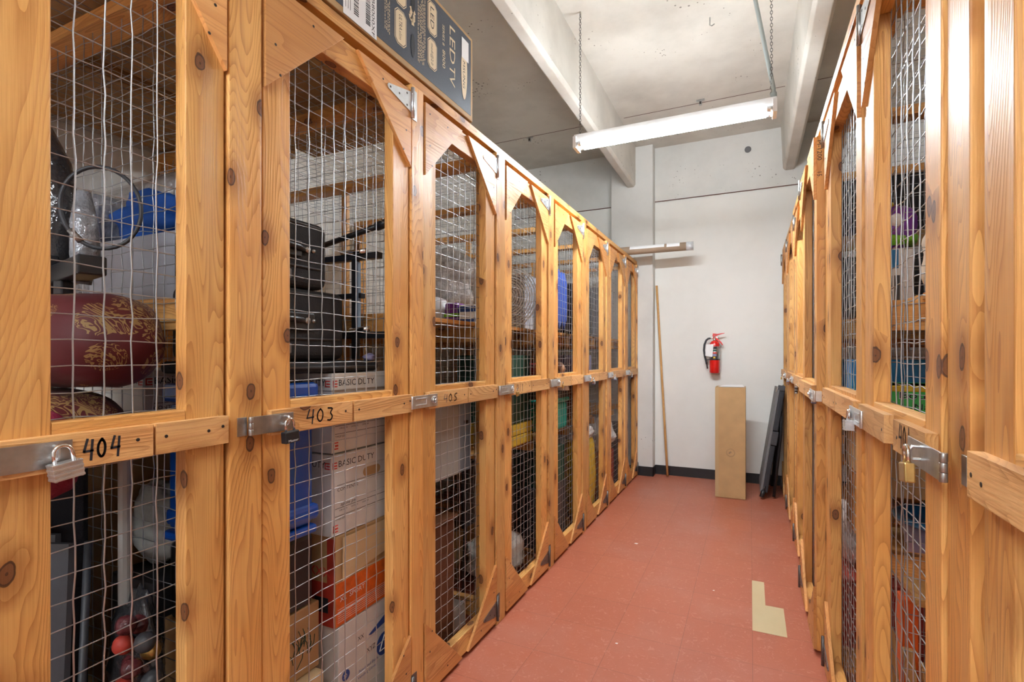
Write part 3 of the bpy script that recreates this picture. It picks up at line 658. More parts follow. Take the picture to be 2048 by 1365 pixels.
# ---------------------------------------------------------------- far wall objects
def extinguisher():
    x, y, z = -.345, 5.885, 1.165
    t = thing('fire_extinguisher', 'red fire extinguisher hanging on the white far wall', 'fire extinguisher', (x, y, z))
    r = .052
    MB('fire_red').mat('fire_red', True).lathe((x, y, z), [(.03, 0), (.046, .003), (r, .014), (r, .30), (.048, .325), (.034, .345), (.02, .352)], 28).build('cylinder_body', t)
    mb = MB('steel').mat('steel', True).lathe((x, y, z+.15), [(r+.0008, 0), (r+.0008, .14)], 28); mb.smooth = False
    lb = mb.build('instruction_label', t)
    mb = MB('ink'); rr = r+.0014
    def patch(a0, a1, z0, z1, m):
        mb.mat(m); q = []
        for k in range(6):
            a = math.radians(a0+(a1-a0)*k/5); q += [(x+rr*math.sin(a), y-rr*math.cos(a), z+z0), (x+rr*math.sin(a), y-rr*math.cos(a), z+z1)]
        mb.add(q, [(2*k, 2*k+2, 2*k+3, 2*k+1) for k in range(5)])
    patch(-30, 25, .262, .285, 'ink'); patch(-30, 25, .235, .255, 'darkgreen'); patch(-35, 28, .212, .228, 'redink'); patch(-30, 24, .186, .206, 'lavender'); patch(-40, 22, .160, .180, 'ink'); patch(-12, 10, .162, .178, 'yellow')
    mb.build('label_print', lb)
    mb = MB('blackplastic').mat('blackplastic', True).lathe((x, y, z+.142), [(r+.002, 0), (r+.002, .008)], 28); mb.smooth = False; mb.box(x-.02, x+.02, y+.03, YF, z+.13, z+.16); mb.box(x-.015, x+.015, y+.04, YF, z+.25, z+.33); mb.build('wall_bracket', t)
    mb = MB('chrome').mat('chrome', True).lathe((x, y, z+.35), [(.018, 0), (.018, .02), (.012, .025), (.012, .05)], 16); mb.smooth = False; mb.box(x-.014, x+.03, y-.01, y+.01, z+.37, z+.395); mb.smooth = True; mb.tube([(x, y, z+.375), (x-.045, y-.01, z+.378)], .008, 10); mb.build('valve', t)
    mb = MB('fire_red').prism([(x-.02, y-.011, z+.37), (x-.012, y-.011, z+.405), (x+.02, y-.011, z+.385), (x+.07, y-.011, z+.335), (x+.088, y-.011, z+.30), (x+.075, y-.011, z+.305), (x+.03, y-.011, z+.355)], (0, .022, 0)); lab(mb.build('carry_handle', t, bevel=.002), 'lower red lever')
    mb = MB('fire_red').prism([(x-.022, y-.009, z+.40), (x-.018, y-.009, z+.43), (x-.006, y-.009, z+.43), (x+.03, y-.009, z+.425), (x+.10, y-.009, z+.435), (x+.10, y-.009, z+.43), (x+.04, y-.009, z+.412), (x-.004, y-.009, z+.39)], (0, .018, 0)); lab(mb.build('squeeze_lever', t, bevel=.002), 'upper red lever')
    mb = MB('tabledark').mat('tabledark', True); P = [(-.045, .378), (-.065, .374), (-.085, .355), (-.102, .31), (-.107, .25), (-.098, .18), (-.085, .13), (-.078, .10)]
    pts = [V((x+p, y-.012, z+q)) for p, q in P]; mb.tube(pts, .0105, 12); mb.tube([pts[-1], pts[-1]+V((.006, 0, -.05))], [.009, .006], 10); mb.tube([V((x-.085, y-.01, z+.145)), V((x-.04, y, z+.148))], .005, 8); mb.build('hose', t)
    MB('paper').hexa([(x-.09, y-.062, z+.19), (x-.02, y-.062, z+.175), (x-.02, y-.0605, z+.175), (x-.09, y-.0605, z+.19), (x-.085, y-.058, z+.31), (x-.006, y-.06, z+.315), (x-.006, y-.0585, z+.315), (x-.085, y-.0565, z+.31)]).build('inspection_tag', t)
extinguisher()
def carton():
    x0, x1, y0, y1, h = -.302, -.036, 5.235, 5.50, 1.055
    t = thing('cardboard_carton', 'tall narrow brown cardboard carton standing at the far wall', 'box', ((x0+x1)/2, (y0+y1)/2, 0))
    MB('kraft').box(x0, x1, y0, y1, .002, h).build('carton_body', t, bevel=.004)
    mb = MB('tape').box(x0-.0006, x0+.03, y0-.0008, y0, .01, h-.005); mb.mat('tape').box(x0, x1, (y0+y1)/2-.025, (y0+y1)/2+.025, h, h+.0006); mb.build('packing_tape', t)
    mb = MB('pencil'); c = V((-.166, y0-.0008, .435))
    for r in (.038, .033): mb.tube([c+V((r*math.cos(k*math.pi/12), 0, r*math.sin(k*math.pi/12))) for k in range(24)], .0009, 4, closed=True)
    for k in range(5): mb.obox(c+V((random.uniform(-.012, .012), 0, random.uniform(-.015, .015))), (.018, .0012, .004), Matrix.Rotation(k*1.1, 3, 'Y'))
    mb.build('round_stamp', t)
    o = MB('paper').prism([(x0+.03, y0-.004, h+.004), (x1-.01, y0+.02, h+.004), (x1-.03, y1-.05, h+.01), (x0+.07, y1-.02, h+.004)], (0, 0, .004)).build('loose_paper', origin=(x0, y0, h))
    tag(o, 'loose white papers lying on top of the tall carton', 'paper')
carton()
a, b = V((-.831, 5.855, .014)), V((-.966, 5.955, 2.155))
o = MB('stickwood').mat('stickwood', True).tube([a+(b-a)*k/6+V((0, 0, 0)) for k in range(7)], .0125, 12).build('wooden_pole', origin=a)
tag(o, 'thin wooden pole leaning in the corner by the pier', 'pole')
def ftable():
    t = thing('folding_table', 'dark grey folding table leaning on the right lockers at the far wall', 'table', (.15, 5.6, 0))
    a = V((.085, 0, .07)); b = V((.232, 0, 1.045)); u = (b-a).normalized(); n = V((u.z, 0, -u.x)); y0, y1 = 5.34, 5.90
    def P(l, d, y): p = a+u*l+n*d; return V((p.x, y, p.z))
    Ln = (b-a).length
    mb = MB('tablegrey'); mb.hexa([P(0, 0, y0), P(0, .022, y0), P(0, .022, y1), P(0, 0, y1), P(Ln, 0, y0), P(Ln, .022, y0), P(Ln, .022, y1), P(Ln, 0, y1)]); mb.build('tabletop', t, bevel=.004)
    mb = MB('tabledark')
    for l0, l1 in ((.0, Ln*.46), (Ln*.6, Ln)): mb.hexa([P(l0, .022, y0+.004), P(l0, .066, y0+.012), P(l0, .066, y1), P(l0, .022, y1), P(l1, .022, y0+.004), P(l1, .066, y0+.012), P(l1, .066, y1), P(l1, .022, y1)])
    mb.build('side_apron', t, bevel=.008)
    mb = MB('graphite'); l0, l1 = Ln*.465, Ln*.595; mb.hexa([P(l0, .020, y0-.006), P(l0, .072, y0-.002), P(l0, .072, y0+.1), P(l0, .02, y0+.1), P(l1, .020, y0-.006), P(l1, .072, y0-.002), P(l1, .072, y0+.1), P(l1, .02, y0+.1)]); mb.build('hinge_cover', t, bevel=.004)
    mb = MB('blackplastic').mat('blackplastic', True)
    mb.tube([P(.02, .03, y0+.01), P(-.045, .02, y0-.01)], .02, 12); mb.tube([P(.01, .03, y0+.01), P(.06, .03, y0+.01)], .014, 10)
    lab(mb.build('foot', t), 'black rubber foot')
    for yy in (y0+.06, y0+.5):
        MB('blackplastic').mat('blackplastic', True).tube([(.205, yy, .02), (.262, yy, .62), (.268, yy, .98)], .014, 12).build('leg', t)
    mb = MB('blackplastic').mat('blackplastic', True).tube([P(Ln*.45, .06, y0+.05), (.262, y0+.06, .62)], .008, 8); mb.build('brace', t)
    mb = MB('graphite'); mb.obox(P(Ln+.012, .035, y0+.05), (.055, .10, .045), Matrix.Rotation(.15, 3, 'Y')); mb.mat('steel', True).tube([P(Ln+.02, .01, y0+.01), P(Ln+.045, .05, y0+.02)], .006, 8); mb.tube([P(Ln-.03, -.004, y0+.02), P(Ln+.02, .004, y0+.02)], .008, 8); mb.build('latch', t, bevel=.003)
ftable()
# ITEMS
# ---------------------------------------------------------------- stored belongings
def item(name, label, cat, parts, loc, group=None):
    """parts: list of (part name, MB, bevel); a single part makes the thing itself"""
    if len(parts) == 1:
        return tag(parts[0][1].build(name, origin=loc, bevel=parts[0][2]), label, cat, group)
    t = thing(name, label, cat, loc, group)
    for n, mb, b in parts: mb.build(n, t, bevel=b)
    return t
def bx(name, label, cat, x0, x1, y0, y1, z0, z1, m, bevel=.004, extra=(), group=None, body='body'):
    loc = ((x0+x1)/2, (y0+y1)/2, z0)
    return item(name, label, cat, [(body, MB(m).box(x0, x1, y0, y1, z0, z1), bevel)] + list(extra), loc, group)
def blob(name, label, cat, c, size, m, seed, rough=.08, sq=2.0, extra=(), R=None, body='body'):
    mb = MB(m).blob(c, size, seed, rough, sq, R=R, nu=36, nv=24)
    return item(name, label, cat, [(body, mb, 0)] + list(extra), (c[0], c[1], c[2]-size[2]/2))
YX = (0, 1, 0); ZX = (0, 0, 1); XX = (1, 0, 0)
# --- file boxes in 403
def filebox(label, x1, y0, y1, z0, z1, hole=False, lines=False, dx=.41, hand=False):
    x0 = x1-dx; zl = z1-.058; xf = x1+.0006
    body = MB('whitebox').box(x0+.006, x1-.006, y0+.006, y1-.006, z0, z1-.01)
    lid = MB('whitebox').box(x0, x1, y0, y1, zl, z1)
    pr = MB('ink'); text(pr, 'BASIC DUTY', (x1+.0006, y0+.028, zl+.016), YX, ZX, .030, width=.175)
    text(pr, 'BASIC DUTY', (x1-.20, y0-.0006, zl+.016), XX, ZX, .030, width=.17)
    rd = MB('redink')
    for zz in ((zl+.012),): rd.box(x1, xf, y0+.004, y0+.024, zz, zz+.004).box(x1, xf, y0+.004, y0+.024, zz+.018, zz+.022).box(x1, xf, y0+.004, y0+.008, zz, zz+.022).box(x1, xf, y0+.011, y0+.024, zz+.008, zz+.013)
    rd.box(x1-.03, x1-.008, y0-.0006, y0, zl+.012, zl+.016).box(x1-.03, x1-.008, y0-.0006, y0, zl+.03, zl+.034).box(x1-.03, x1-.026, y0-.0006, y0, zl+.012, zl+.034).box(x1-.024, x1-.008, y0-.0006, y0, zl+.02, zl+.025)
    fx = x1-.006; q = MB('ink'); f2 = fx+.0005
    text(q, 'CONTENTS:', (f2, y0+.03, z1-.125), YX, ZX, .017, width=.10); q.box(fx, f2, y0+.03, y1-.01, z1-.105, z1-.1035)
    if hand: text(q, 'apple pic', (f2, y0+.045, z1-.175), YX, (0, .2, 1), .016, width=.075)
    for zz in (z0+.088, z0+.062): q.box(fx, f2, y0+.02, y1-.01, zz, zz+.0015)
    for k, w in enumerate(('FROM', 'DATE/NO.', 'DEPARTMENT')): text(q, w, (f2, y0+.04+k*.055, z0+.078), YX, ZX, .007, width=.035)
    text(q, 'TMSF2DS', (f2, y0+.02, z0+.050), YX, ZX, .010, width=.05)
    rd.box(fx, f2, y0+.012, y0+.034, z0+.012, z0+.016).box(fx, f2, y0+.012, y0+.034, z0+.032, z0+.036).box(fx, f2, y0+.012, y0+.016, z0+.012, z0+.036).box(fx, f2, y0+.02, y0+.034, z0+.021, z0+.027)
    P = [('box_body', body, .002), ('lid', lid, .003), ('lettering', pr, 0), ('form_print', q, 0), ('red_logo', rd, 0)]
    if hole:
        h = MB('kraft'); yc, zc = (y0+y1)/2+.045, z1-.085; pts = []
        for sx in (1, -1):
            for k in range(7): a = -math.pi/2+math.pi*k/6; pts.append((fx+.0005, yc+sx*(.030+.016*math.cos(a)), zc+sx*.016*math.sin(a)))
        h.prism(pts, (.0006, 0, 0)); P.append(('hand_hole', h, 0))
    item('file_box', label, 'box', P, ((x0+x1)/2, (y0+y1)/2, z0))
filebox('white file box on top of its stack under the black suitcases', -1.24, 1.255, 1.565, 1.034, 1.300)
filebox('white file box with open hand hole above the orange carton', -1.236, 1.250, 1.560, .760, 1.030, hole=True, hand=True)
filebox('white file box behind the red damask luggage', -1.70, .94, 1.24, 1.046, 1.312)
bx('cardboard_box', 'plain brown box deep in locker 403 under the rear file box', 'box', -2.2, -1.90, .94, 1.25, .003, 1.044, 'kraft')
# orange printed carton
x = -1.24
o = [('front_print', MB('orangeprint').box(x, x+.0008, 1.272, 1.556, .456, .600), 0),
     ('side_print', MB('redprint').box(-1.62, x-.001, 1.2682, 1.269, .456, .600).box(x-.035, x, 1.2680, 1.269, .60, .75), 0),
     ('paper_flap', MB('kraftlight').prism([(x+.004, 1.300, .747), (x+.004, 1.52, .747), (x+.002, 1.545, .635), (x+.002, 1.300, .600)], (.002, 0, 0)), 0)]
q = MB('whiteink'); text(q, 'XL  SPORT', (x+.0012, 1.29, .535), YX, ZX, .022, width=.12)
for k in range(7): q.box(x+.0008, x+.0011, 1.28, 1.55, .468+k*.007, .4692+k*.007)
o.append(('white_print', q, 0)); o.append(('dark_patch', MB('ink').box(-1.33, -1.27, 1.2676, 1.268, .50, .55), 0))
q = MB('redink'); text(q, 'XXX', (-1.36, 1.2678, .62), XX, ZX, .045, width=.10); o.append(('red_lettering', q, 0))
bx('orange_carton', 'worn orange and red printed carton in the middle of the box stack', 'box', -1.64, x, 1.269, 1.56, .453, .757, 'kraft', extra=o)
# white shipping carton at the bottom
q = MB('blueink'); xf = x+.0008
q.prism([(xf, 1.43, .355), (xf, 1.56, .405), (xf, 1.56, .365), (xf, 1.445, .350)], (.0004, 0, 0))
q.prism([(xf, 1.515+.042*math.cos(k*math.pi/10), .285+.042*math.sin(k*math.pi/10)) for k in range(20)], (.0004, 0, 0))
q.prism([(xf, 1.318+.018*math.cos(k*math.pi/8), .275+.018*math.sin(k*math.pi/8)) for k in range(16)], (.0004, 0, 0))
text(q, '30', (xf+.0008, 1.305, .268), YX, ZX, .018, 'whiteink'); q.mat('whiteink').tube([(xf+.0008, 1.49, .265), (xf+.0008, 1.515, .315), (xf+.0008, 1.54, .265), (xf+.0008, 1.49, .265)], .0025, 4)
text(q, 'Powdered Exam', (xf, 1.38, .245), YX, ZX, .015, 'blueink', width=.10); text(q, 'Vending Gloves', (xf, 1.375, .225), YX, ZX, .015, 'blueink', width=.10)
text(q, 'XX', (xf, 1.375, .36), YX, ZX, .022, 'ink'); text(q, 'XYZ', (xf, 1.42, .295), YX, ZX, .024, 'ink')
bx('shipping_carton', 'pale carton with blue triangle logo at the foot of the stack', 'box', -1.63, x, 1.285, 1.56, .003, .451, 'whitebox', extra=[('printing', q, 0)])
# column behind the near stile of 403
bx('cardboard_box', 'light brown carton on the floor at the near side of locker 403', 'box', -1.62, -1.245, .95, 1.225, .003, .345, 'kraftlight')
q = MB('ink'); text(q, 'China &', (-1.2748, .985, .515), YX, (0, -.12, 1), .028, width=.11); text(q, 'Crystal', (-1.2748, .985, .485), YX, (0, -.12, 1), .026, width=.11); text(q, 'Etc.', (-1.2748, 1.02, .44), YX, ZX, .03, width=.05)
g_ = MB('darkgreen')
for k in range(16):
    a = V((-1.2748, 1.15+random.uniform(-.03, .05), .37+random.random()*.08)); b2 = a+V((0, random.uniform(-.03, .03), .05)); g_.tube([a, (a+b2)/2+V((0, .008, 0)), b2], .0012, 4)
bx('cardboard_box', 'brown carton with handwritten Etc. in the left box column', 'box', -1.62, -1.2755, .95, 1.235, .347, .560, 'kraft', extra=[('handwriting', q, 0), ('plant_print', g_, 0)])
bx('dark_filler', 'plain black case added for the darkness between the blue tote and the carton marked Etc.', 'case', -1.60, -1.27, .95, 1.21, .562, .797, 'blackplastic', bevel=.02)  # added black block standing in for the dark gap in this stack
mb = MB('blueplastic'); mb.box(-1.60, -1.245, .948, 1.185, .83, 1.215)
rim = MB('blueplastic'); rim.box(-1.62, -1.236, .940, 1.200, 1.217, 1.275)
item('plastic_tote', 'bright blue plastic tote standing behind the near stile of door 403', 'tote', [('tote_body', mb, .018), ('rim', rim, .014), ('foot_band', MB('blueplastic').box(-1.615, -1.240, .942, 1.196, .80, .829), .01), ('lower_band', MB('blueplastic').box(-1.61, -1.232, .945, 1.198, .845, .895), .014)], (-1.42, 1.07, .80))
# suitcases
def suitcase(label, x0, x1, y0, y1, z0, z1):
    t = thing('suitcase', label, 'suitcase', ((x0+x1)/2, (y0+y1)/2, z0))
    h = z1-z0
    MB('blackfabric').box(x0, x1, y0, y1, z0, z1).build('shell', t, bevel=.028, seg=4)
    mb = MB('graphite').mat('graphite', True)
    for zz in (z0+h*.30, z0+h*.92): mb.tube([(x0+.03, y1+.001, zz), (x1-.03, y1+.001, zz), (x1+.001, y1-.03, zz), (x1+.001, y0+.01, zz)], .004, 6)
    mb.build('zip_piping', t)
    mb = MB('blackplastic').box(x1, x1+.012, y0+.03, y0+(y1-y0)*.62, z0+h*.42, z0+h*.66); mb.smooth = True; mb.tube([(x1+.002, y0+.05, z0+h*.60), (x1+.022, y0+.08, z0+h*.58), (x1+.022, y0+.17, z0+h*.56), (x1+.002, y0+.21, z0+h*.55)], .010, 10); mb.build('carry_handle', t, bevel=.004)
    mb = MB('steel').mat('steel', True); mb.tube([(x1+.005, y0+.215, z0+h*.55), (x1+.016, y0+.215, z0+h*.55)], .010, 12); mb.tube([(x1+.005, y0+.24, z0+h*.55), (x1+.014, y0+.24, z0+h*.55)], .006, 12); lab(mb.build('rivets', t), 'steel rivets')
    mb = MB('tablegrey').box(x1-.002, x1+.006, y0+.01, y0+.16, z0+h*.10, z0+h*.24); mb.build('corner_guard', t, bevel=.003)
suitcase('lower and larger black fabric suitcase lying in locker 403', -1.61, -1.275, .96, 1.355, 1.343, 1.572)
suitcase('upper black fabric suitcase lying on the larger one', -1.60, -1.275, .96, 1.275, 1.574, 1.790)
mb = MB('blackfabric'); mb.box(-1.66, -1.25, .96, 1.50, 1.303, 1.341)
item('garment_bag', 'flat folded black garment bag under the suitcases', 'bag', [('bag_body', mb, .014), ('piping', MB('graphite').mat('graphite', True).tube([(-1.245, .97, 1.322), (-1.245, 1.47, 1.32), (-1.27, 1.502, 1.322), (-1.6, 1.505, 1.325)], .005, 8), 0), ('purple_tie', MB('lavender').blob((-1.27, 1.47, 1.352), (.04, .05, .03), 4), 0)], (-1.45, 1.2, 1.303))
t = thing('luggage_trolley', 'black metal folding trolley frame behind the suitcases', 'trolley', (-1.4, 1.52, 1.345))
mb = MB('blackplastic').mat('blackplastic', True); mb.tube([(-1.60, 1.53, 1.795), (-1.24, 1.53, 1.858)], .011, 10); mb.tube([(-1.285, 1.53, 1.850), (-1.232, 1.53, 1.860)], .017, 12); mb.build('handle', t)
mb = MB('blackplastic').box(-1.58, -1.27, 1.515, 1.545, 1.728, 1.752).box(-1.55, -1.35, 1.515, 1.54, 1.58, 1.60).box(-1.58, -1.235, 1.52, 1.54, 1.425, 1.45); mb.mat('screw').box(-1.36, -1.33, 1.512, 1.515, 1.735, 1.745); mb.build('crossbar', t, bevel=.003)
mb = MB('blackplastic').box(-1.395, -1.372, 1.512, 1.534, 1.345, 1.735); mb.mat('bluegrey').box(-1.372, -1.362, 1.512, 1.53, 1.46, 1.72); mb.build('upright', t, bevel=.002)
mb = MB('chrome').mat('chrome', True).tube([(-1.44, 1.51, 1.757), (-1.32, 1.51, 1.757)], .010, 10); mb.tube([(-1.40, 1.515, 1.455), (-1.31, 1.515, 1.462)], .011, 10); lab(mb.build('chrome_rod', t), 'chrome rods')
# deep shelf of 403
bx('storage_box', 'long white box on the deep shelf under the blue bag', 'box', -2.14, -1.645, 1.0, 1.40, 1.533, 1.758, 'greybox', bevel=.006)
blob('cloth_bag', 'shiny bright blue bag lying on the white box', 'bag', (-1.93, 1.13, 1.845), (.44, .22, .18), 'bluefabric', 3, .14)
blob('garment', 'black and silver garment tucked under the blue bag', 'garment', (-1.70, 1.15, 1.778), (.11, .2, .036), 'silverfilm', 9, .15)
bx('wrapped_box', 'silver plastic-wrapped box on the deep shelf of locker 403', 'box', -2.42, -2.16, 1.02, 1.22, 1.533, 1.955, 'silverfilm', bevel=.02)
bx('cardboard_box', 'brown carton behind the silver wrapped box', 'box', -2.66, -2.17, 1.235, 1.55, 1.533, 1.94, 'kraft')
t = item('bubble_wrap_roll', 'roll of clear bubble wrap lying on the rear carton', 'roll', [('roll', MB('glossplastic').mat('glossplastic', True).tube([(-2.66, 1.39, 2.045), (-2.2, 1.38, 2.045), (-2.14, 1.38, 2.04)], [.10, .103, .085], 28), 0)], (-2.4, 1.39, 1.942))
# --- on top of the near left lockers
bx('cardboard_box', 'large flat brown carton added to darken the near left lockers from above, behind the television carton', 'box', -2.70, -2.15, .18, 1.92, 2.389, 2.70, 'kraft')  # added over the near lockers to keep their interiors dark
bx('cardboard_box', 'unseen flat brown carton added over the lockers to block light, in front of the television carton', 'box', -2.6, -1.19, -.40, .12, 2.389, 2.52, 'kraft')  # unseen, added to keep light out of the near lockers from above
# --- 404
blob('damask_case', 'round red and gold damask bolster bag in locker 404', 'bag', (-1.54, .690, 1.395), (.52, .26, .23), 'damask', 11, .035, 2.6)
blob('damask_case', 'darker red damask bag beneath the round damask bolster', 'bag', (-1.66, .645, 1.178), (.54, .28, .205), 'damask', 14, .05, 2.8)
blob('damask_cushion', 'bright magenta-red damask cushion behind the crossbar of 404', 'cushion', (-1.50, .575, 1.135), (.34, .16, .20), 'pinkred', 5, .05, 2.4)
bx('dark_backdrop', 'tall black trunk added as the dark depth behind the folded chair panels in locker 404', 'backdrop', -2.25, -1.74, .40, .82, .003, 1.065, 'blackfabric', bevel=.02)  # added black box: its colour gives the shaded depth, and it props the damask bags
t = thing('folded_chair', 'dark folded chair panels standing in the lower half of locker 404', 'chair', (-1.6, .6, 0))
for k in range(3): MB('tabledark').prism([(-1.42-k*.11, .545+k*.02, .003), (-1.36-k*.11, .57+k*.02, .003), (-1.50-k*.11, .66+k*.02, .90), (-1.56-k*.11, .635+k*.02, .90)], (-.0, .012, .0)).build('panel', t)
mb = MB('tabledark').mat('tabledark', True)
mb.tube([(-1.40, .55, .004), (-1.54, .66, .895)], .011, 8); mb.tube([(-1.36, .60, .004), (-1.50, .70, .895)], .009, 8); mb.build('frame_tube', t)
bx('cloth_post', 'pale upright rolled cloth beside the folded chairs', 'roll', -1.52, -1.49, .77, .80, .003, 1.10, 'greymetal', bevel=.012)
blob('plastic_sack', 'crumpled white sack behind the wire right of the folded chairs', 'bag', (-1.765, 1.04, .81), (.22, .17, .28), 'whitefabric', 21, .10)
bx('cardboard_box', 'dark box under the crumpled white sack', 'box', -1.88, -1.65, .94, 1.20, .003, .655, 'graphite')
t = thing('ornament_bag', 'clear plastic bag of red and gold ornaments at the bottom of locker 404', 'bag', (-1.39, .75, .365))
for k in range(16):
    a = k*2.4; zz = .40+.02*k; rr = .045*(1-.3*(k/16))
    c = (-1.375+rr*math.cos(a)*1.2, .745+rr*math.sin(a)*.7, zz); m_ = ('plum', 'goldrim', 'redprint', 'graphite', 'plum')[k % 5]
    MB(m_).blob(c, (.048, .046, .048), k, .03, 2, 16, 12).build('ornament', t)
MB('blackfilm').blob((-1.45, .785, .56), (.20, .08, .38), 25, .12).build('bag_film', t)
bx('cardboard_box', 'brown carton under the bag of ornaments', 'box', -1.56, -1.25, .675, .825, .003, .36, 'graphite')
bx('cardboard_box', 'dark box under the gold-rimmed bowls', 'box', -1.345, -1.225, .45, .665, .003, .36, 'graphite')
t = thing('decorative_bowl', 'dark glass bowl with gold rim at the bottom of locker 404', 'bowl', (-1.29, .60, .362))
MB('blackglass').mat('blackglass', True).lathe((-1.29, .60, .362), [(.03, 0), (.05, .02), (.085, .07), (.09, .10), (.085, .10), (.05, .03)], 28).build('bowl_body', t)
MB('goldrim').mat('goldrim', True).tube([(-1.29+.0885*math.cos(k*math.pi/12), .60+.0885*math.sin(k*math.pi/12), .464) for k in range(24)], .003, 6, closed=True).build('rim', t)
t = thing('decorative_bowl', 'small dark gold-rimmed bowl stacked in the gold-rimmed bowl', 'bowl', (-1.29, .60, .40))
MB('blackglass').mat('blackglass', True).lathe((-1.29, .60, .41), [(.02, 0), (.04, .02), (.07, .08), (.072, .13), (.068, .13), (.04, .04)], 28).build('bowl_body', t)
MB('goldrim').mat('goldrim', True).tube([(-1.29+.0705*math.cos(k*math.pi/12), .60+.0705*math.sin(k*math.pi/12), .542) for k in range(24)], .003, 6, closed=True).build('rim', t)
# wrapped pole, bracket, loop
mb = MB('blackfilm').mat('blackfilm', True); mb.tube([(-1.70, .70, 1.51), (-1.69, .705, 1.62), (-1.66, .71, 1.74), (-1.70, .70, 1.86), (-1.78, .69, 1.96), (-1.82, .68, 2.0)], [.045, .055, .045, .055, .06, .03], 16)
s2 = MB('silverfilm').mat('silverfilm', True).tube([(-1.56, .712, 1.545), (-1.545, .715, 1.62), (-1.55, .715, 1.70), (-1.555, .715, 1.78)], [.022, .032, .030, .016], 14)
item('wrapped_bundle', 'tall bundle wrapped in black and silver film in locker 404', 'bundle', [('black_wrap', mb, 0), ('silver_wrap', s2, 0)], (-1.68, .70, 1.51))
t = thing('rubber_hose', 'black loop of tubing hanging in front of the wrapped bundle', 'hose', (-1.44, .70, 1.52))
R = Matrix.Rotation(math.radians(50), 3, 'Z')
c = V((-1.44, .70, 1.722)); pts = [c + R @ V((.080*math.cos(k*math.pi/18), 0, .100*math.sin(k*math.pi/18))) for k in range(36)]
MB('tabledark').mat('tabledark', True).tube(pts, .0048, 10, closed=True).build('hose_loop', t)
MB('steel').mat('steel', True).tube([pts[22]+V((0, 0, .004)), pts[24]], .0075, 10).build('clip', t)
mb = MB('blackplastic').obox((-1.55, .69, 1.570), (.34, .055, .045), Matrix.Rotation(math.radians(-12), 3, 'Z')); mb.obox((-1.66, .67, 1.60), (.05, .06, .04)); mb.box(-1.60, -1.56, .67, .70, 1.512, 1.55)
tag(mb.build('black_bracket', origin=(-1.55, .69, 1.512), bevel=.004), 'black metal bracket under the loop of tubing', 'bracket')
# --- 405
bx('metal_cabinet', 'light grey metal cabinet behind the crossbar of the third left door', 'cabinet', -1.68, -1.245, 1.70, 2.065, .80, 1.205, 'greymetal', extra=[('blue_panel', MB('bluegrey').box(-1.66, -1.25, 2.067, 2.185, .80, 1.20), .003), ('latch', MB('screw').box(-1.25, -1.240, 2.12, 2.145, 1.03, 1.045), 0)])
bx('wooden_dresser', 'dark brown wooden dresser on the floor under the grey cabinet', 'dresser', -1.70, -1.25, 1.68, 2.03, .003, .60, 'darkwood', bevel=.008, extra=[('dresser_top', MB('darkwood').box(-1.72, -1.235, 1.665, 2.045, .602, .622), .006)])
bx('wooden_crate', 'brown wooden crate between the dresser and the grey cabinet', 'crate', -1.68, -1.36, 1.70, 2.03, .624, .798, 'woodY')
tag(MB('whitefabric').mat('whitefabric', True).tube([(-1.295, 1.70, .675), (-1.295, 1.86, .672)], .050, 20).build('rolled_cloth', origin=(-1.295, 1.78, .624)), 'white rolled cloth on the dresser in the third left locker', 'cloth')
bx('white_package', 'white package on the floor at the far side of the third left locker', 'package', -1.55, -1.30, 2.06, 2.22, .003, .12, 'paper')
# --- 411 and beyond (left)
blob('plastic_bag', 'clear glossy plastic bag on the shelf of locker 411', 'bag', (-1.76, 2.72, 1.80), (.44, .34, .46), 'clearfilm', 31, .12)
bx('snack_pack', 'purple and green wrapped pack on the shelf of locker 411', 'package', -1.56, -1.475, 2.43, 2.52, 1.533, 1.655, 'purple', bevel=.012, extra=[('green_stripe', MB('green').box(-1.562, -1.473, 2.428, 2.522, 1.575, 1.595), .0)])
bx('snack_pack', 'blue and white wrapped pack beside the purple one', 'package', -1.465, -1.36, 2.43, 2.54, 1.533, 1.64, 'paper', bevel=.006, extra=[('blue_band', MB('blueink').box(-1.467, -1.358, 2.428, 2.542, 1.60, 1.63), 0), ('blue_edge', MB('blueink').box(-1.467, -1.358, 2.428, 2.542, 1.545, 1.56), 0)])
tag(MB('whiteplastic').mat('whiteplastic', True).lathe((-1.66, 2.49, 1.533), [(.07, 0), (.085, .02), (.088, .10), (.06, .15), (.02, .165)], 24).build('round_container', origin=(-1.66, 2.49, 1.533)), 'round white container left of the purple pack', 'container')
t = thing('wicker_tray', 'round white spiral-woven wicker tray standing on the shelf of locker 411', 'tray', (-1.40, 2.95, 1.533))
c = V((-1.418, 2.975, 1.735)); R_ = .198
mb = MB('wicker').mat('wicker', True); pts = []
for k in range(24*11): a = k*2*math.pi/24; r_ = .014+R_*.93*k/(24*11); pts.append(c+V((r_*math.cos(a), .003*math.sin(k*2.7), r_*math.sin(a))))
mb.tube(pts, .0040, 4); mb.build('spiral_weave', t)
mb = MB('wicker').mat('wicker', True)
for k in range(28): a = k*2*math.pi/28; mb.tube([c+V((.012*math.cos(a), 0, .012*math.sin(a))), c+V((R_*.5*math.cos(a+.12), 0, R_*.5*math.sin(a+.12))), c+V((R_*math.cos(a+.3), 0, R_*math.sin(a+.3)))], .0018, 4)
mb.build('spokes', t)
mb = MB('wicker').mat('wicker', True).tube([c+V((R_*math.cos(k*math.pi/20), 0, R_*math.sin(k*math.pi/20))) for k in range(40)], .0045, 6, closed=True); mb.build('rim', t)
for k, (z0, z1) in enumerate(((.823, .883), (.886, .950))):
    bx('storage_bin', ('lower' if k == 0 else 'upper') + ' of two yellow plastic bins in locker 411', 'bin', -1.60, -1.245, 2.62, 2.965, z0, z1, 'mustard', bevel=.006)
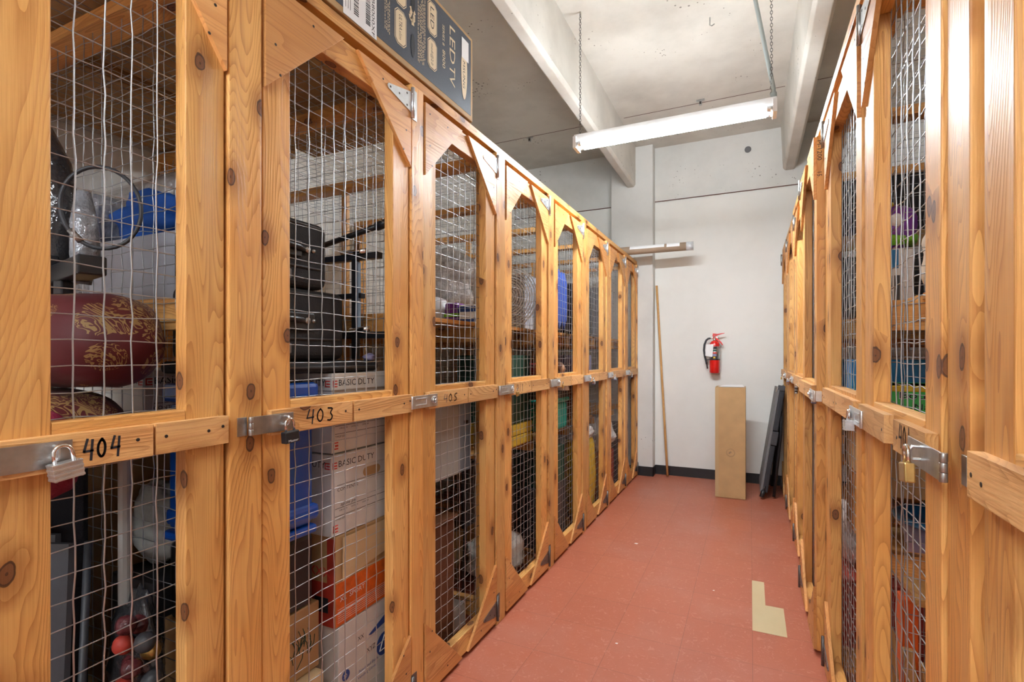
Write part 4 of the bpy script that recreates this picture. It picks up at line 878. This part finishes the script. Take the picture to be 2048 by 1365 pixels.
bx('storage_box', 'dark green box above the yellow bins in locker 411', 'box', -1.62, -1.26, 2.66, 2.95, .952, 1.36, 'darkgreen')
t = thing('folded_chair', 'black folded metal chair in the lower half of locker 411', 'chair', (-1.4, 2.8, 0))
for dx_ in (0, .09, .18): MB('graphite').mat('graphite', True).tube([(-1.30-dx_, 2.50, .005), (-1.28-dx_, 2.52, .76), (-1.28-dx_, 2.90, .76), (-1.30-dx_, 2.93, .36)], .011, 8).build('frame_tube', t)
MB('tabledark').box(-1.52, -1.505, 2.55, 2.90, .35, .72).build('seat_panel', t)
blob('paper_heap', 'crumpled white paper and plastic at the bottom of locker 411', 'paper', (-1.40, 2.74, .15), (.28, .34, .26), 'crumpled', 41, .10, 3)
bx('cardboard_box', 'dark brown carton on the floor behind the crumpled papers in 411', 'box', -2.1, -1.60, 2.45, 2.95, .003, .30, 'kraft')
# fifth left
mb = MB('navyfabric')
for k in range(4): mb.blob((-1.238-.003*k, 3.37+.062*k, 1.76), (.045, .065, .40), 50+k, .08, 3, nu=14, nv=12)
tag(mb.build('hanging_cloth', origin=(-1.28, 3.45, 1.533)), 'bright blue folded cloth on the shelf of the fifth left locker', 'cloth')
bx('storage_box', 'grey box beside the blue cloth in the fifth left locker', 'box', -1.75, -1.40, 3.20, 3.64, 1.533, 1.92, 'greybox')
t = thing('doll', 'small doll with brown hair and white dress in the fifth left locker', 'doll', (-1.27, 3.38, 1.105))
mb = MB('paper').mat('paper', True).lathe((-1.27, 3.38, 1.105), [(.055, 0), (.045, .05), (.025, .11), (.022, .125)], 16); mb.build('dress', t)
mb = MB('skin').mat('skin', True).blob((-1.27, 3.38, 1.262), (.052, .052, .062), 2, 0, 2, 16, 12); mb.tube([(-1.27, 3.38, 1.21), (-1.27, 3.38, 1.24)], .010, 8); mb.tube([(-1.255, 3.40, 1.215), (-1.238, 3.415, 1.17), (-1.24, 3.41, 1.13)], .007, 8); mb.tube([(-1.255, 3.36, 1.215), (-1.24, 3.34, 1.17), (-1.24, 3.345, 1.13)], .007, 8); mb.tube([(-1.242, 3.378, 1.26), (-1.238, 3.378, 1.256)], .004, 6); mb.build('body', t)
mb = MB('hair').blob((-1.284, 3.38, 1.272), (.060, .068, .075), 6, .06, 2, 16, 12); mb.blob((-1.292, 3.38, 1.225), (.04, .07, .10), 8, .08, 2, 14, 10); mb.build('hair', t); t.location.x += .022; t.location.y += .14
bx('toy_box', 'small red and dark box behind the doll', 'box', -1.62, -1.33, 3.25, 3.62, 1.104, 1.30, 'redprint')
bx('plastic_bin', 'teal plastic bin with handle in the fifth left locker', 'bin', -1.55, -1.24, 3.26, 3.62, .823, 1.018, 'teal', bevel=.02, extra=[('bin_lid', MB('teal').box(-1.57, -1.228, 3.24, 3.64, 1.020, 1.05), .01), ('lid_panel', MB('tabledark').box(-1.55, -1.235, 3.25, 3.63, 1.052, 1.10), .004)])
bx('wooden_crate', 'open wooden crate on the floor below the teal bin', 'crate', -1.60, -1.245, 3.22, 3.60, .003, .44, 'graphite')
bx('storage_box', 'dark green bin on the crate in the fifth left locker', 'box', -1.58, -1.25, 3.25, 3.58, .442, .70, 'darkgreen')
# sixth
mb = MB('yellow').blob((-1.325, 4.19, .335), (.21, .44, .66), 61, .035, 4)
item('yellow_bag', 'tall glossy yellow bag standing in the sixth left locker', 'bag', [('bag_body', mb, 0), ('white_top', MB('paper').blob((-1.325, 4.19, .70), (.20, .42, .10), 62, .08, 3), 0)], (-1.36, 4.13, 0))
bx('suitcase', 'dark grey suitcase on the shelf of the sixth left locker', 'suitcase', -1.62, -1.26, 3.95, 4.38, 1.533, 1.95, 'graphite', bevel=.02, extra=[('carry_handle', MB('blackplastic').mat('blackplastic', True).tube([(-1.255, 4.08, 1.76), (-1.235, 4.10, 1.77), (-1.235, 4.22, 1.77), (-1.255, 4.24, 1.76)], .007, 8), 0)], body='shell')
blob('shoe_bag', 'dark patterned bag above the middle shelf in the sixth left locker', 'bag', (-1.42, 4.12, .985), (.26, .36, .28), 'brownfabric', 63, .12, 2.6)
bx('storage_box', 'plum grey box on the dark patterned bag in the sixth left locker', 'box', -1.62, -1.27, 3.92, 4.36, 1.13, 1.36, 'lavender')
# seventh, eighth
blob('plastic_sack', 'white plastic sack in the left locker second from the far wall', 'bag', (-1.345, 4.93, .585), (.25, .38, .31), 'whiteplastic', 71, .12)
bx('storage_box', 'dark box under the white sack second from the far wall', 'box', -1.62, -1.25, 4.66, 5.10, .003, .418, 'redprint')
bx('storage_box', 'grey box on the shelf second from the far wall', 'box', -1.62, -1.26, 4.66, 5.10, 1.533, 2.0, 'greybox')
bx('suitcase', 'tall dark suitcase in the left locker nearest the far wall', 'suitcase', -1.62, -1.26, 5.32, 5.68, .003, .62, 'blackfabric', bevel=.025, extra=[('carry_handle', MB('blackplastic').mat('blackplastic', True).tube([(-1.255, 5.44, .50), (-1.235, 5.45, .51), (-1.235, 5.55, .51), (-1.255, 5.56, .50)], .007, 8), 0)], body='shell')
# --- right lockers
q = MB('paper'); text(q, 'Swiss', (.62, 2.2994, 1.285), XX, ZX, .05, width=.16)
bx('blue_box', 'large blue box with white lettering behind the second right door', 'box', .348, .95, 2.30, 2.53, 1.153, 1.343, 'brightblue', extra=[('lettering', q, 0)])
bx('cardboard_box', 'brown carton under the blue box in the second right locker', 'box', .36, .98, 1.92, 2.54, .92, 1.15, 'kraft')
bx('cardboard_box', 'dark carton under the brown carton in the second right locker', 'box', .72, 1.3, 2.26, 2.54, .664, .918, 'graphite')
bx('wooden_block', 'wooden crate holding up the brown carton in the second right locker', 'crate', .37, .47, 2.35, 2.54, .664, .918, 'woodZ')
q = MB('ink'); text(q, 'Bounty', (.43, 1.9935, 1.222), XX, ZX, .030, width=.125); text(q, 'Napkins', (.47, 1.9935, 1.188), XX, ZX, .026, width=.10)
w_ = MB('paper'); text(w_, 'Bounty', (.428, 1.9945, 1.220), XX, ZX, .034, width=.13)
item('napkin_pack', 'green and yellow wrapped napkin pack in front of the blue box', 'package', [('wrapper', MB('brightgreen').box(.37, .66, 1.996, 2.27, 1.153, 1.262), .02), ('yellow_band', MB('yellow').box(.38, .65, 1.9945, 2.2, 1.243, 1.262), .004), ('white_print', w_, 0), ('dark_print', q, 0)], (.5, 2.1, 1.153))
bx('white_cabinet', 'small white cabinet with blue panel on the right-hand shelf', 'cabinet', .425, .515, 2.18, 2.45, 1.533, 1.735, 'paper', bevel=.003, extra=[('blue_panel', MB('brightblue').box(.428, .470, 2.1785, 2.18, 1.665, 1.73), 0), ('window', MB('graphite').box(.432, .452, 2.1785, 2.18, 1.60, 1.64).box(.432, .452, 2.1785, 2.18, 1.55, 1.585).box(.458, .474, 2.1785, 2.18, 1.55, 1.64), 0)])
mb = MB('purple').blob((.478, 2.30, 1.822), (.13, .20, .17), 81, .05, 3)
item('snack_bag', 'purple and green snack bag standing on the small white cabinet', 'bag', [('bag_body', mb, 0), ('green_base', MB('green').blob((.478, 2.297, 1.775), (.135, .205, .05), 82, .04, 3), 0), ('white_print', MB('paper').blob((.468, 2.215, 1.84), (.045, .05, .05), 83, .05, 2), 0), ('orange_cap', MB('yellow').blob((.45, 2.24, 1.90), (.04, .06, .03), 84, .05, 2), 0)], (.478, 2.3, 1.737))
blob('paper_bag', 'beige paper bag leaning on the right-hand shelf near the white cabinet', 'bag', (.60, 2.02, 1.668), (.18, .22, .25), 'cream', 85, .06, 3)
bx('storage_box', 'grey box behind the beige bag on the right-hand shelf', 'box', .66, 1.05, 2.18, 2.52, 1.533, 1.92, 'greybox')
for k, (y, z0, z1, m, l) in enumerate(((3.0, 1.533, 1.80, 'graphite', 'dark box on the shelf of the third right locker'), (3.0, 1.802, 1.83, 'paper', 'stack of white magazines on the dark box'), (3.0, 1.832, 1.90, 'kraft', 'flat brown box on the magazines'), (3.0, 1.902, 2.15, 'blackfabric', 'black bag on top of the third right locker pile'))):
    bx('storage_box', l, 'box', .36, .95, 2.72, 3.30, z0, z1, m)
blob('plastic_sack', 'white plastic sack low in the third right locker', 'bag', (.46, 2.98, .52), (.20, .40, .34), 'whiteplastic', 86, .1)
bx('storage_box', 'pinkish box on the floor under the white sack in the third right locker', 'box', .36, .80, 2.72, 3.28, .003, .348, 'redprint')
t = thing('plastic_basin', 'lavender plastic basin with bright blue rim on the lower right shelf', 'basin', (.60, 2.06, .664))
MB('lavender').mat('lavender', True).lathe((.60, 2.05, .664), [(.10, 0), (.12, .01), (.155, .165), (.150, .165), (.112, .014)], 32).build('basin_body', t)
MB('brightblue').mat('brightblue', True).lathe((.60, 2.05, .822), [(.153, .0), (.170, .004), (.172, .016), (.165, .022), (.150, .020), (.147, .004)], 32).build('rim', t)
bx('orange_tool_box', 'upright orange box low in the second right locker', 'box', .415, .455, 1.88, 1.95, .003, .625, 'orange', bevel=.004)
q = MB('kraftink'); R_ = Matrix.Rotation(math.radians(14), 3, 'Y')
q = MB('kraftink'); text(q, 'GOOD', (.497, 1.8585, .18), (.22, 0, 1), (-1, 0, .22), .060, width=.30)
mb = MB('ink'); mb.prism([(.43, 1.86, .003), (.52, 1.86, .003), (.62, 1.86, .62), (.53, 1.86, .62)], (0, .012, 0))
item('sign_board', 'dark board with pale block letters leaning in the second right locker', 'sign', [('board', mb, 0), ('lettering', q, 0)], (.5, 1.86, 0))
for k in range(3):
    mb = MB('stickwood').prism([(.40+k*.05, 1.825, .003), (.425+k*.05, 1.825, .003), (.385+k*.045, 1.825, .55-k*.05), (.36+k*.045, 1.825, .55-k*.05)], (0, .02, 0))
    tag(mb.build('wood_offcut', origin=(.4+k*.05, 1.82, 0)), 'pale wood offcut standing low behind the 401 padlock, ' + ('tallest of three', 'middle of three', 'shortest of three')[k], 'wood', 'wood offcuts in the right locker')
